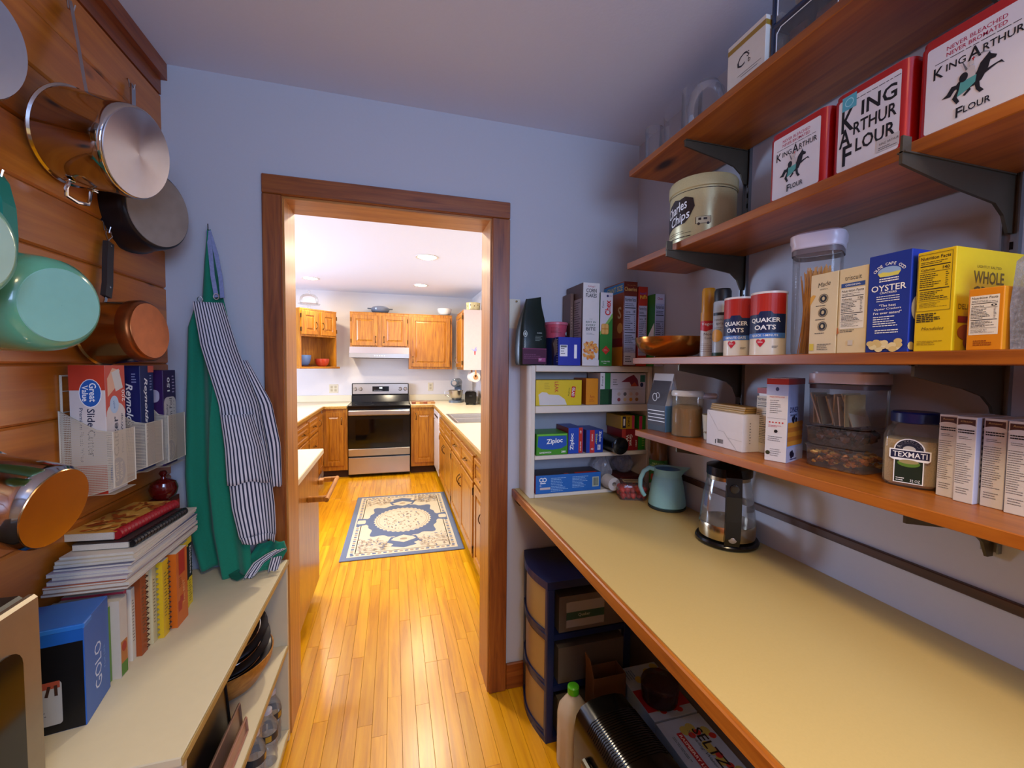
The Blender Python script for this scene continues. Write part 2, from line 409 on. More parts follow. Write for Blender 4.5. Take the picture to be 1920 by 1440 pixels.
def window(n, axis, at, u0, u1, z0, z1):
    t = bpy.data.objects.new('window_%d' % n, None); COL.objects.link(t); t['kind'] = 'structure'
    def bx(a, b, c, d, nm, th=.03, mt=m_wframe):
        g = G(mt)
        if axis == 'y': g.box(a, b, at-th/2, at+th/2, c, d)
        else: g.box(at-th/2, at+th/2, a, b, c, d)
        g.build(nm, t)
    w = .045
    bx(u0, u0+w, z0, z1, 'sash_stile'); bx(u1-w, u1, z0, z1, 'sash_stile'); bx(u0+w, u1-w, z0, z0+w, 'sash_rail'); bx(u0+w, u1-w, z1-w, z1, 'sash_rail')
    zm = (z0+z1)/2; um = (u0+u1)/2
    bx(u0+w, u1-w, zm-.015, zm+.015, 'muntin'); bx(um-.012, um+.012, z0+w, zm-.015, 'muntin'); bx(um-.012, um+.012, zm+.015, z1-w, 'muntin')
window(1, 'y', -3.025, .1, 1.0, 1.45, 2.25); window(2, 'x', -2.675, 1.5, 2.9, .95, 2.05)  # the second is unseen, added to let bluish light into the kitchen
# --- knotty pine boards of the left wall
g = G(mat('wall_furring', '3a1a08', .8)); g.box(-.85, -.7785, -3, 0, 0, CZ); wl = struct(g, 'wall_left')
PB = .1305; x0, x1 = -.7785, XL
g = G(m_pine); c = .005
g.prism([(x0, .0005), (x1-c, .0005), (x1, .0005+c), (x1, PB-.0005-c), (x1-c, PB-.0005), (x0, PB-.0005)], -2.999, -.0005, 'y')
o = g.build('pine_board'); bd = o.data; bpy.data.objects.remove(o)
z = .1305
for i in range(18):
    zb = 1.305+(i-10)*PB
    if zb < -.01: continue
    if zb+PB > 2.45: break
    o = bpy.data.objects.new('pine_board', bd); COL.objects.link(o); o.parent = wl; o.location = (0, 0, max(0, zb))
g = G(wood('pine_moulding', '552208', '7d3a12', '96501e', 'y', 1, .4))
g.prism([(-.7785, 2.349), (-.757, 2.349), (-.757, 2.398), (-.738, 2.398), (-.738, CZ-.001), (-.7785, CZ-.001)], -2.99, -.001, 'y'); struct(g, 'trim_1')
# --- door frame: casings, jambs
t = bpy.data.objects.new('door_1', None); COL.objects.link(t); t['kind'] = 'structure'; t['label'] = 'cased wooden doorway into the kitchen'
CL, CR, CT = -.455, .475, 2.1235
for y0, y1 in ((-.018, 0), (.17, .188)):
    g = G(m_trimx); g.cbox(CL, CR, y0, y1, OZ+.008, CT, c=.003); g.build('head_casing', t)
    g = G(m_trim); g.cbox(CL, OL-.006, y0, y1, 0, OZ+.007, c=.003); g.build('side_casing', t)
    g = G(m_trim); g.cbox(OR_+.006, CR, y0, y1, 0, OZ+.007, c=.003); g.build('side_casing', t)
g = G(m_jamb); g.box(OL-.02, OL, -.0005, .1705, 0, OZ); g.build('side_jamb', t)
g = G(m_jamb); g.box(OR_, OR_+.02, -.0005, .1705, 0, OZ); g.build('side_jamb', t)
g = G(m_jambx); g.box(OL-.02, OR_+.02, -.0005, .1705, OZ, OZ+.02); g.build('head_jamb', t)
g = G(m_trimx); g.cbox(CR+.001, XR-.001, -.014, -.0005, 0, .117, c=.004); struct(g, 'baseboard_back')
g = G(m_trimx); g.cbox(-.77, CL-.001, -.014, -.0005, 0, .117, c=.004); struct(g, 'baseboard_back_left')
# --- dark ledger strip on the right wall
g = G(m_strip); g.cbox(XR-.012, XR-.0005, -2.2, -.02, 1.0, 1.021, c=.002); struct(g, 'trim_2')

# --- unseen lamp added overhead to throw warm light on the counter
t = thing('added_lamp', 'round frosted lamp, unseen and added above the pantry aisle', 'light', (.12, -1.8, CZ))
G(gloss('c8c4bc', .3)).lathe([(.15, -.0005), (.155, -.01), (.15, -.025), (.14, -.025)], 32).build('lamp_rim', t)
G(mat('frosted_glow', 'ffe6c0', .5, var=.01, emit=3)).lathe([(.14, -.025), (.12, -.05), (.07, -.072), (0, -.08)], 32).build('frosted_bowl', t)
l = bpy.data.lights.new('added_lamp_light', 'AREA'); l.shape = 'DISK'; l.size = .28; l.energy = 13; l.spread = 2.2; l.color = (1, .76, .44)
o = bpy.data.objects.new('added_lamp_beam', l); COL.objects.link(o); o.parent = t; o.location = (0, 0, -.09)
# ================================================================ kitchen beyond the doorway
m_oak = wood('honey_oak', '7e4408', 'aa6a12', 'c48622', 'z', 1.6, .33, rnd=.08, coat=.4)
m_oakx = wood('honey_oak_cross', '7e4408', 'aa6a12', 'c48622', 'x', 1.6, .33, rnd=.08, coat=.4)
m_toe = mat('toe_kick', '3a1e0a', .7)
m_brass = mat('antique_brass', '6a5030', .35, 1, var=.1)
m_lam = mat('almond_laminate', 'e2d5b4', .3, var=.03, scale=200)
m_lamedge = wood('oak_counter_edge', '9a6a22', 'b98a3a', 'c89c50', 'y', 1.5, .4)
m_steel = mat('brushed_steel', 'b9b4ac', .28, 1, var=.05, scale=8)
m_black = gloss('0a0a0b', .12)
m_blackm = gloss('141414', .45)
def loops(g, x0, x1, z0, z1, prof, m=None):
    """concentric rectangular steps (inset, y) ending in a flat panel"""
    vs = []
    for i, y in prof: vs += [(x0+i, y, z0+i), (x1-i, y, z0+i), (x1-i, y, z1-i), (x0+i, y, z1-i)]
    fs = [[4*a+k, 4*a+(k+1) % 4, 4*a+4+(k+1) % 4, 4*a+4+k] for a in range(len(prof)-1) for k in range(4)]
    fs.append([4*len(prof)-4+k for k in range(4)]); g.add(vs, fs, m)
def pull(parent, x, z, vert=True, y=-.02, L=.075):
    g = G(m_brass); n = 8; a = []
    for i in range(n+1):
        t = i/n; q = (t-.5)*L; a.append((x+(0 if vert else q), y-.024*math.sin(PI*t)**.6-.001, z+(q if vert else 0)))
    g.tube(a, [.0055 if i in (0, n) else .0035 for i in range(n+1)], 6)
    for q in (-L/2, L/2):
        g.lathe([(0, 0), (.009, 0), (.009, .003), (0, .003)], 8, (x+(0 if vert else q), y-.003, z+(q if vert else 0)), axis='y')
    return g.build('pull_handle', parent)
def door(parent, x0, x1, z0, z1, hand=None, hz=None, drawer=False, hinges=True):
    g = G(m_oakx if drawer else m_oak); fr = .03 if drawer else .052
    k = min(1, (x1-x0)/.22, (z1-z0)/(.13 if drawer else .2)); fr *= k
    loops(g, x0, x1, z0, z1, [(0, 0), (0, -.017), (.004, -.021), (fr, -.021), (fr+.005, -.012), (fr+.011, -.012), (fr+.028*k, -.019)])
    o = g.build('drawer_front' if drawer else 'door', parent)
    if drawer: pull(o, (x0+x1)/2, (z0+z1)/2, False)
    elif hand:
        hx = x0+fr*.5 if hand == 'l' else x1-fr*.5; pull(o, hx, hz if hz else (z0+z1)/2)
        if hinges:
            xx = x1+.006 if hand == 'l' else x0-.006
            for zz in (z0+.06, z1-.06):
                g = G(m_brass); g.cbox(xx-.005, xx+.005, -.024, -.0005, zz-.025, zz+.025, c=.002); g.build('hinge', o)
    return o
def base_cabinet(name, label, loc, rz, w, d, group='oak base cabinets', top=.874, toe=.1, low=None):
    t = thing(name, label, 'cabinet', loc, rz, group)
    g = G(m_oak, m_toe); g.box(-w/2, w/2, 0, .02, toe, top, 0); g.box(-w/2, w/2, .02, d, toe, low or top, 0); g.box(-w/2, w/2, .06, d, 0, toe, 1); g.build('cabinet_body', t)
    return t
# beside the stove
t = base_cabinet('base_cabinet', 'narrow oak base cabinet with one tall door, left of the stove', (-.7, 3.82, 0), 0, .292, .61)
door(t, -.135, .105, .16, .83, 'r', .72)
t = base_cabinet('base_cabinet', 'narrow oak base cabinet with one door between stove and dishwasher corner', (.372, 3.82, 0), 0, .306, .61)
door(t, -.115, .14, .15, .83, 'l', .76)
# left run, faces +x
t = base_cabinet('base_cabinet', 'oak corner base cabinet with a slim door beside the drawer stack', (-.85, 3.63, 0), 90, .33, .6)
door(t, -.14, .14, .15, .83, 'l', .74)
t = base_cabinet('drawer_cabinet', 'oak drawer cabinet with a stack of three drawers under left worktop', (-.85, 3.19, 0), 90, .54, .6)
for z0, z1 in ((.67, .83), (.41, .65), (.14, .39)): door(t, -.24, .24, z0, z1, drawer=True)
t = base_cabinet('base_cabinet', 'oak base cabinet with one drawer above a door, far from the stove', (-.85, 2.6, 0), 90, .6, .6)
door(t, -.27, .27, .67, .83, drawer=True); door(t, -.27, -.005, .14, .65, 'r', .56); door(t, .005, .27, .14, .65, 'l', .56)
def slab(name, label, boxes, edges, splash):
    t = thing(name, label, 'worktop')
    g = G(m_lam)
    for b in boxes: g.box(*b, .8765, .91)
    g.build('laminate_top', t)
    for e in edges: g = G(m_lamedge); g.cbox(*e, .8745, .9105, c=.004); g.build('wood_edge', t)
    for s in splash: g = G(m_lam); g.cbox(*s, .9105, 1.0, c=.004); g.build('splashback', t)
    return t
slab('worktop', 'almond laminate worktop running into the corner left of the stove',
     [(-1.45, -.835, 2.3, 4.438), (-.835, -.557, 3.80, 4.438)], [(-.835, -.82, 2.3, 3.80), (-.82, -.557, 3.786, 3.80)], [(-1.45, -.557, 4.42, 4.438)])
slab('worktop', 'almond laminate worktop around the sink, right of the stove',
     [(.515, .56, .25, 4.438), (.56, .98, .25, 2.02), (.56, .98, 2.68, 4.438), (.98, 1.128, .25, 4.438), (.217, .515, 3.80, 4.438)],
     [(.5, .515, .25, 3.786), (.217, .5, 3.786, 3.80)], [(.217, 1.11, 4.42, 4.438), (1.112, 1.128, .25, 4.438)])
# right run, faces -x
t = thing('dishwasher', 'white dishwasher built in under the right worktop', 'dishwasher', (.53, 3.455, 0), -90)
m_dw = gloss('dcd8d0', .25)
g = G(m_dw); g.cbox(-.297, .297, -.02, .02, .115, .735, c=.008); g.build('dishwasher_door', t)
g = G(m_dw); g.cbox(-.297, .297, -.024, .02, .74, .87, c=.008); o = g.build('control_panel', t)
g = G(m_blackm); g.cbox(-.2, .2, -.0265, -.024, .79, .815, c=.001); g.build('control_strip', o)
g = G(m_toe); g.box(-.297, .297, .05, .55, 0, .87); g.build('tub', t)
t = base_cabinet('sink_cabinet', 'oak sink base cabinet with two doors and false drawer fronts', (.53, 2.62, 0), -90, 1.05, .58, low=.72)
for x0, x1, h in ((-.5, -.01, 'r'), (.01, .5, 'l')):
    g = door(t, x0, x1, .67, .83, None); door(t, x0, x1, .13, .65, h, .55)
t = base_cabinet('base_cabinet', 'oak base cabinet with two drawers over a pair of doors', (.53, 1.535, 0), -90, 1.1, .58, low=.72)
for x0, x1, h in ((-.53, -.01, 'r'), (.01, .53, 'l')):
    door(t, x0, x1, .67, .83, drawer=True); door(t, x0, x1, .13, .65, h, .52)
t = base_cabinet('base_cabinet', 'oak base cabinet at the end of the run by the doorway', (.53, .64, 0), -90, .66, .58)
door(t, -.31, .31, .67, .83, drawer=True); door(t, -.31, -.005, .13, .65, 'r', .52); door(t, .005, .31, .13, .65, 'l', .52)
# peninsula beside the doorway
t = base_cabinet('peninsula_cabinet', 'oak peninsula cabinet with a wooden towel rail beside the doorway', (-.45, .7, 0), 90, .7, .7, 'oak base cabinets')
g = G(m_lam); g.cbox(-.37, .37, -.03, .7, .8765, .91, c=.004); g.build('countertop', t)
for x in (.0, .4):
    g = G(m_oak); g.cbox(x-.012, x+.012, -.1, -.0005 if x < .35 else .0, .69, .72, c=.004)
    if x > .35: g.cbox(.33, x+.012, -.03, -.0005, .69, .72, c=.004)
    g.build('towel_rail_arm', t)
g = G(m_oakx); g.tube([(-.03, -.1, .705), (.43, -.1, .705)], .013, 10); g.build('towel_rail', t)
# stove
t = thing('electric_range', 'stainless steel electric range with black glass top between oak cabinets', 'stove', (-.17, 3.8, 0))
w = .378
g = G(m_black); g.box(-w, w, .02, .62, .03, .895); g.cbox(-w, w, -.01, .62, .895, .912, c=.003); g.build('range_body', t)
g = G(m_steel); g.cbox(-w+.004, w-.004, -.015, .02, .045, .255, c=.004); g.build('storage_drawer', t)
d = G(m_black); d.cbox(-w+.003, w-.003, -.018, .02, .37, .86, c=.004); o = d.build('oven_door', t)
g = G(m_steel); g.cbox(-w+.004, w-.004, -.02, .018, .275, .366, c=.004); g.build('door_rail', o)
g = G(gloss('040404', .05)); g.cbox(-w+.09, w-.09, -.0205, -.018, .43, .74, c=.001); g.build('oven_window', o)
g = G(m_steel); g.cbox(-w+.004, w-.004, -.055, -.03, .79, .855, c=.012); g.box(-w+.02, -w+.06, -.032, -.017, .80, .845); g.box(w-.06, w-.02, -.032, -.017, .80, .845); g.build('oven_handle', o)
g = G(m_black); g.prism([(.53, .912), (.55, 1.0), (.545, 1.02), (.55, 1.155), (.575, 1.165), (.62, 1.165), (.62, .912)], -w, w, 'x'); bp = g.build('backguard', t)
g = G(m_steel); g.prism([(.5405, 1.02), (.545, 1.155), (.551, 1.155), (.5465, 1.02)], -w+.012, w-.012, 'x'); g.build('control_panel', bp)
g = G(m_black); g.prism([(.5375, 1.055), (.5415, 1.125), (.545, 1.125), (.541, 1.055)], -.11, .11, 'x'); ds = g.build('display', bp)
pr = Pr(ds, 'clock_digits').face((0, .5393, 1.09), (1, 0, 0), (0, .06, 1)); pr.text(0, .012, '4:25', mat('lcd_glow', 'e8f4ff', .5, emit=2.5), h=.018, bold=.02); pr.lines(0, -.02, .18, .012, 2, ink('9a9a9a'), 3); pr.done()
for x in (-.335, -.265, .262, .332):
    g = G(m_steel); g.lathe([(0, -.034), (.017, -.034), (.021, -.028), (.022, -.006), (.026, -.003), (.026, 0), (0, 0)], 16, (x, .5425, 1.088), axis='y'); g.box(x-.003, x+.003, .506, .512, 1.088, 1.108); g.build('knob', bp)
for x, y, r in ((-.19, .15, .11), (.19, .15, .08), (-.19, .41, .08), (.19, .41, .11)):
    g = G(ink('3c3c40')); g.lathe([(r, .9123), (r-.003, .9123)], 32, (x, y, 0)); g.build('burner_ring', t)
# range hood and wall cabinets
t = thing('range_hood', 'stainless under-cabinet range hood above the stove', 'range hood', (-.17, 3.93, 0))
g = G(gloss('8e868e', .5)); g.prism([(.006, 1.516), (.006, 1.572), (.06, 1.655), (.508, 1.655), (.508, 1.516)], -.37, .37, 'x'); o = g.build('hood_shell', t)
g = G(m_steel); g.cbox(-.372, .372, -.001, .0055, 1.514, 1.572, c=.002); g.build('front_strip', t)
pr = Pr(t, 'hood_buttons').face((0, -.0012, 1.542), (1, 0, 0), (0, 0, 1))
for i in range(5): pr.ell(-.06+i*.03, 0, .006, .006, ink('f4f4f4'), 10)
pr.done()
g = G(m_blackm); g.box(-.33, .33, .04, .47, 1.511, 1.5149); g.build('filter', t)
def wall_cabinet(label, loc, rz, w, d, z0, z1, mt=None):
    t = thing('wall_cabinet', label, 'cabinet', loc, rz, 'oak wall cabinets')
    g = G(m_oak); g.box(-w/2, w/2, 0, d, z0, z1, mt); g.cbox(-w/2-.001, w/2+.001, -.004, d, z1-.012, z1, c=.003); g.build('cabinet_body', t); return t
t = wall_cabinet('short oak wall cabinet with two doors above the range hood', (-.172, 4.12, 0), 0, .746, .318, 1.656, 2.118)
door(t, -.353, -.027, 1.675, 2.078, 'r', 1.76); door(t, .027, .353, 1.675, 2.078, 'l', 1.76)
t = wall_cabinet('tall oak wall cabinet with a single wide door beside the hood', (.496, 4.12, 0), 0, .586, .318, 1.37, 2.118)
door(t, -.265, .265, 1.4, 2.078, 'l', 1.5)
t = wall_cabinet('oak wall cabinet with a pale pink end panel over the mixer', (.86, 3.83, 0), -90, .575, .268, 1.37, 2.135)
door(t, -.25, .25, 1.4, 2.1, 'l', 1.5)
g = G(mat('pink_paint', 'e4cdc4', .5)); g.box(.2876, .2936, 0, .268, 1.37, 2.135); o = g.build('end_panel', t)
pr = Pr(o, 'bird_sticker').face((.2936, .134, 1.62), (0, 1, 0), (0, 0, 1))
pr.poly([(-.05, .03), (-.005, -.01), (.005, .0), (-.01, .01)], ink('9fb4e8')); pr.poly([(-.005, -.01), (.01, .03), (.035, .05), (.02, .01), (.04, .03), (.03, -.01)], ink('a9a6d8')); pr.poly([(.0, -.01), (.02, -.01), (.015, -.06), (.003, -.055)], ink('c8404a')); pr.done()
# diagonal corner wall cabinet: doors above, open niche with ledge below
t = thing('corner_wall_cabinet', 'diagonal oak corner cabinet with two small doors over an open niche', 'cabinet', (-.89, 3.935, 0), 45, 'oak wall cabinets')
g = G(m_oak); w2 = .255
g.box(-w2, w2, 0, .3, 1.765, 2.085); g.box(-w2-.001, w2+.001, -.004, .3, 2.085, 2.1)
g.box(-w2, -w2+.018, 0, .3, 1.395, 1.765); g.box(w2-.018, w2, 0, .3, 1.395, 1.765); g.box(-w2+.018, w2-.018, .285, .3, 1.395, 1.765)
g.build('cabinet_body', t)
g = G(m_oakx); g.cbox(-w2-.03, w2+.03, -.03, .3, 1.37, 1.3945, c=.004); g.build('ledge', t)
door(t, -.24, -.02, 1.785, 2.07, 'r', 1.9); door(t, .02, .24, 1.785, 2.07, 'l', 1.9)
NC = Matrix.Translation((-.89, 3.935, 0)) @ Matrix.Rotation(math.radians(45), 4, 'Z')
def ceramic(h): return mat('glaze_'+h, h, .15, var=.06, scale=30, coat=.4)
def bowl(name, label, cat, loc, r, h, base, m, m2=None, th=.006, rim=None, group=None):
    t = thing(name, label, cat, loc, 0, group)
    o = [(0, 0), (base, 0), (base+.004, .006)]
    for i in range(1, 9):
        q = i/8; o.append((base+(r-base)*math.sin(q*PI/2)**.8, .006+(h-.006)*(1-math.cos(q*PI/2))**.85))
    inn = [(max(0, a-th), max(th, b+.001)) for a, b in o[::-1]]; inn[0] = (r-th, h)
    inn = [p for p in inn if p[0] > base*.3]+[(0, th+.002)]
    n1 = len(o); pts = o+inn
    ms = [m]*(len(pts)-1)
    if m2:
        for j in range(n1-1, len(pts)-1): ms[j] = m2
    G().lathe(pts, 32, ms=ms).build('bowl_body', t)
    return t
p = NC @ Vector((-.13, .14, 1.395)); 
t = thing('serving_tray', 'dark wooden tray lying in the corner cabinet niche', 'tray', p, 45); G(wood('mahogany', '3a1208', '5a2210', '703018', 'x')).lathe([(0, 0), (.1, 0), (.13, .012), (.125, .014), (.098, .006), (0, .006)], 28).build('tray_body', t)
bowl('mixing_bowl', 'blue glazed mixing bowl on the tray in the corner niche', 'bowl', (p.x, p.y, 1.402), .1, .135, .05, ceramic('5a78b0'), ceramic('8ea4cc'))
p = NC @ Vector((.115, .1, 1.395)); bowl('mixing_bowl', 'red glazed bowl with a cream inside in the corner niche', 'bowl', p, .088, .1, .045, ceramic('b03a22'), ceramic('e6d8b0'))
# cake stand with glass dome
p = NC @ Vector((-.03, .14, 2.1))
t = thing('cake_stand', 'glass domed cake stand on top of the corner cabinet', 'cake stand', p)
gl = glass('thin_glass'); cp = clear('clear_dome', 'f4f8fc', .03)
G(cp).lathe([(0, 0), (.06, 0), (.05, .01), (.015, .02), (.013, .05), (.03, .06), (.125, .07), (.13, .078), (.125, .076), (.03, .066), (0, .066)], 32).build('stand', t)
o = G(cp).lathe([(.105, .078), (.108, .12), (.1, .16), (.07, .19), (.03, .2), (.012, .203)], 32).build('dome', t)
G(cp).lathe([(.012, .203), (.008, .215), (.016, .228), (.012, .24), (0, .244)], 16).build('dome_knob', o)
t = bowl('casserole_dish', 'grey blue covered casserole dish on top of the hood cabinet', 'dish', (-.17, 4.27, 2.118), .125, .07, .07, ceramic('6a7080'))
G(ceramic('888d9c')).lathe([(.122, .071), (.1, .09), (.06, .1), (0, .103)], 32).build('lid', t)
for s in (-1, 1): G(ceramic('5a606e')).cbox(s*.14-.025, s*.14+.025, -.03, .03, .06, .072, c=.004).build('handle', t)
bowl('serving_bowl', 'plain white bowl on the cabinet beside the corner', 'bowl', (.7, 4.25, 2.118), .1, .1, .05, ceramic('ebe6e0'))
t = thing('stoneware_crock', 'cream spotted stoneware crock on the pink-ended cabinet', 'crock', (1.0, 3.66, 2.135)); cr = ceramic('d8c890')
G(cr).lathe([(0, 0), (.08, 0), (.088, .02), (.09, .09), (.094, .1), (.088, .102), (.082, .02), (0, .015)], 28).build('crock_body', t)
pr = Pr(t, 'painted_spots').can(.0905)
for i in range(9): pr.ell(-.2+i*.05, .055+.012*(i % 2), .007, .009, ink('7a6040'), 10)
pr.done()['kind'] = 'stuff'
# ceiling downlights
def downlight(label, x, y, power, r=.075, bulb=False):
    t = thing('ceiling_downlight', label, 'light', (x, y, KZ), 0, 'kitchen ceiling downlights')
    G(gloss('d8d4d0', .3)).lathe([(r+.02, -.0005), (r+.018, -.006), (r, -.004), (r, -.0005)], 28).build('trim_ring', t)
    G(mat('lamp_glow', 'fff0d0', .5, var=.01, emit=9)).lathe([(0, -.02 if bulb else -.002), (r*.6, -.016 if bulb else -.002), (r, -.001)], 24).build('lamp_lens', t)
    l = bpy.data.lights.new('downlight', 'AREA'); l.shape = 'DISK'; l.size = r*2; l.energy = power; l.color = (1, .84, .60)
    o = bpy.data.objects.new('downlight_beam', l); COL.objects.link(o); o.parent = t; o.location = (0, 0, -.035)
downlight('round ceiling downlight with bulging bulb above the rug', .3, 2.2, 19, .085, True)
downlight('small round ceiling downlight in front of the hood', .33, 3.62, 14)
downlight('round ceiling downlight above the corner cabinet', -.92, 3.6, 14)
downlight('round ceiling downlight over the middle of the left worktop', -1.0, 2.1, 17)
downlight('round ceiling downlight just beyond the doorway', -.1, .85, 18)
# wall plates
def plate(label, x, z, w, holes):
    t = thing('outlet_plate', label, 'outlet', (x, 4.44, z)); G(gloss('d8cdb0', .4)).cbox(-w/2, w/2, -.006, -.0005, -.06, .06, c=.003).build('plate', t)
    for hx in holes:
        for hz in (-.022, .022): G(gloss('b8ab8c', .4)).cbox(hx-.014, hx+.014, -.0085, -.0062, hz-.016, hz+.016, c=.002).build('socket', t)
plate('double almond switch plate on kitchen wall left of the stove', -.79, 1.09, .115, (-.025, .025)); plate('single almond outlet on kitchen wall right of the stove', .52, 1.11, .075, (0,))
# worktop things
t = thing('cutting_board', 'checkered wooden cutting board lying beside the stove', 'cutting board', (.385, 4.0, .91))
ws = [wood('block_%d' % i, a, b, c, 'x', 1.5) for i, (a, b, c) in enumerate((('6a2c10', '8a4018', '9a5020'), ('b08040', 'c89858', 'd8ac70'), ('8a5a28', 'a06a30', 'b07c40')))]
for i in range(6):
    for j in range(4):
        G(ws[(i+2*j) % 3]).cbox(-.15+i*.05, -.1005+i*.05, -.1+j*.05, -.0505+j*.05, 0, .028, c=.002).build('wood_block', t)
t = thing('stand_mixer', 'grey stand mixer with a steel bowl on the corner worktop', 'mixer', (.86, 4.13, .91), -20)
mg = gloss('5a6470', .2)
G(mg).prism(rrect(.19, .3, .07), 0, .03, 'z').build('mixer_base', t)
G(mg).prism([(.06, .03), (.06, .2), (.03, .24), (.14, .24), (.14, .03)], -.045, .045, 'x').build('pedestal', t)
g = G(mg); g.T = Matrix.Translation((0, .0, .275)); g.lathe([(0, -.17), (.035, -.168), (.055, -.15), (.06, -.05), (.062, .08), (.05, .14), (.02, .155), (0, .156)], 24, axis='y'); hd = g.build('mixer_head', t)
G(m_steel).lathe([(0, -.176), (.03, -.176), (.034, -.165), (.034, -.155)], 20, (0, 0, .275), axis='y').build('hub_cap', hd)
b = G(m_steel).lathe([(0, .035), (.05, .035), (.055, .045), (.09, .1), (.1, .17), (.104, .172), (.098, .165), (.085, .1), (0, .05)], 28, (0, -.06, 0)).build('mixing_bowl', t)
G(m_steel).tube([(-.1, -.06, .155), (-.15, -.06, .15), (-.155, -.06, .1), (-.09, -.06, .08)], .007, 8).build('bowl_handle', b)
t = thing('toaster', 'black two-slot toaster on the worktop before the mixer', 'toaster', (1.0, 3.78, .91), -12)
G(m_black).prism(rrect(.15, .16, .03, cy=.1), -.13, .13, 'y').build('toaster_body', t)
G(m_steel).box(-.03, -.012, -.1, .1, .1805, .1825).box(.012, .03, -.1, .1, .1805, .1825).build('slots', t)
G(m_blackm).cbox(-.02, .02, -.152, -.131, .11, .13, c=.004).build('lever', t)
for sx in (-.05, .05): G(m_blackm).cbox(sx-.015, sx+.015, -.11, .11, 0, .0205, c=.003).build('foot', t)
t = thing('paper_towel_holder', 'paper towel roll hung under the pink-ended cabinet', 'paper towels', (1.0, 3.6, 1.28))
G(mat('paper_towel', 'f0e6d8', .9, bump=.4)).lathe([(.02, -.13), (.062, -.13), (.062, .13), (.02, .13), (.02, -.13)], 28, axis='y').build('paper_roll', t)
G(wood('towel_dowel', 'a06a30', 'b98048', 'c89458', 'y')).lathe([(0, -.15), (.03, -.15), (.03, -.135), (.017, -.132), (.017, .15), (0, .15)], 16, axis='y').cbox(-.01, .01, -.15, -.136, .0, .089, c=.002).cbox(-.01, .01, .14, .152, 0, .089, c=.002).build('wooden_holder', t)
# sink
t = thing('kitchen_sink', 'double stainless steel sink set into the right worktop', 'sink', (.77, 2.35, .91))
g = G(m_steel)
for y0, y1 in ((-.325, -.01), (.01, .325)):
    loops_v = []
    for i, z in ((0, 0.002), (.012, 0), (.02, -.15), (.05, -.165)):
        loops_v += [(-.205+i, y0+i, z), (.205-i, y0+i, z), (.205-i, y1-i, z), (-.205+i, y1-i, z)]
    fs = [[4*a+k, 4*a+(k+1) % 4, 4*a+4+(k+1) % 4, 4*a+4+k] for a in range(3) for k in range(4)]+[[12, 13, 14, 15]]
    g.add(loops_v, fs)
g.mats[0] = mat('sink_steel', 'c8c6c6', .35, .7)
g.build('basin', t)
g = G(m_steel)
for b in ((-.235, -.205, -.35, .35), (.205, .235, -.35, .35), (-.205, .205, -.35, -.325), (-.205, .205, .325, .35), (-.205, .205, -.01, .01)): g.cbox(*b, .0002, .005, c=.0015)
g.build('rim', t)
# rug
t = thing('area_rug', 'blue grey and cream medallion rug on the kitchen floor', 'rug', (.081, 2.19, 0), -.6)
RW, RL = .915, 1.5
G(mat('rug_blue', '6a7488', .95, var=.25, scale=300, bump=.6)).cbox(-RW/2, RW/2, -RL/2, RL/2, 0, .008, c=.003).build('rug_ground', t)
cream = mat('rug_cream', 'cdbfa2', .95, var=.22, scale=120, bump=.5); tan = mat('rug_tan', 'a08c74', .95, var=.2, scale=200); rblue = mat('rug_blue_fig', '5c6880', .95, var=.25, scale=250)
pr = Pr(t, 'woven_pattern').face((0, 0, .0085), (1, 0, 0), (0, 1, 0))
pr.rect(0, 0, RW-.09, RL-.09, cream)
Rn = random.Random(3)
for i in range(34):
    for s in (-1, 1): pr.k = 1; pr.rr(s*(RW/2-.075), -RL/2+.1+i*(RL-.2)/33, .022, .026, tan if i % 2 else rblue, .006)
for i in range(20):
    for s in (-1, 1): pr.k = 1; pr.rr(-RW/2+.08+i*(RW-.16)/19, s*(RL/2-.075), .026, .022, tan if i % 2 else rblue, .006)
pr.k = 1; pr.frame(0, 0, RW-.2, RL-.2, .006, rblue)
med = []
for i in range(96):
    a = 2*PI*i/96; rr_ = 1+.09*math.cos(8*a)+.05*math.cos(16*a); med.append((.33*rr_*math.cos(a), .43*rr_*math.sin(a)))
pr.poly(med, rblue)
for s in (-1, 1):
    pr.k = 3; pr.poly([(-.1, .40), (.1, .40), (.13, .5), (.08, .54), (.1, .58), (0, .62), (-.1, .58), (-.08, .54), (-.13, .5)], rblue, sc=s)
    pr.poly([(-.08, .42), (0, .37), (.08, .42), (.1, .46), (0, .52), (-.1, .46)], cream, sc=s); pr.ell(0, s*.45, .03, .02, tan)
    pr.k = 3; pr.poly([(.28, -.06), (.40, -.1), (.40, .1), (.28, .06)], rblue, sc=s)
    pr.k = 6; pr.rr(s*.36, 0, .07, .09, cream, .02)
pr.k = 8; oval = [(.25*(1+.03*math.cos(36*2*PI*i/144))*math.cos(2*PI*i/144), .3*(1+.03*math.cos(36*2*PI*i/144))*math.sin(2*PI*i/144)) for i in range(144)]
pr.poly(oval, cream); pr.ring(0, 0, .235, .285, .006, tan, 48); pr.ring(0, 0, .215, .262, .004, tan, 48)
for i in range(90):
    a = Rn.uniform(0, 2*PI); q = Rn.uniform(0, .9)**.5; pr.ell(.2*q*math.cos(a), .25*q*math.sin(a), Rn.uniform(.004, .014), Rn.uniform(.003, .008), tan if Rn.random() < .75 else rblue, 6, rot=Rn.uniform(0, 3))
for i in range(320):
    sx, sy = Rn.choice((-1, 1)), Rn.choice((-1, 1)); x = sx*Rn.uniform(.12, .35); y = sy*Rn.uniform(.42, .64)
    if (x/.38)**2+(y/.5)**2 < 1.05: continue
    pr.ell(x, y, Rn.uniform(.006, .02), Rn.uniform(.003, .008), tan if Rn.random() < .75 else rblue, 6, rot=Rn.uniform(0, 3))
pr.done()
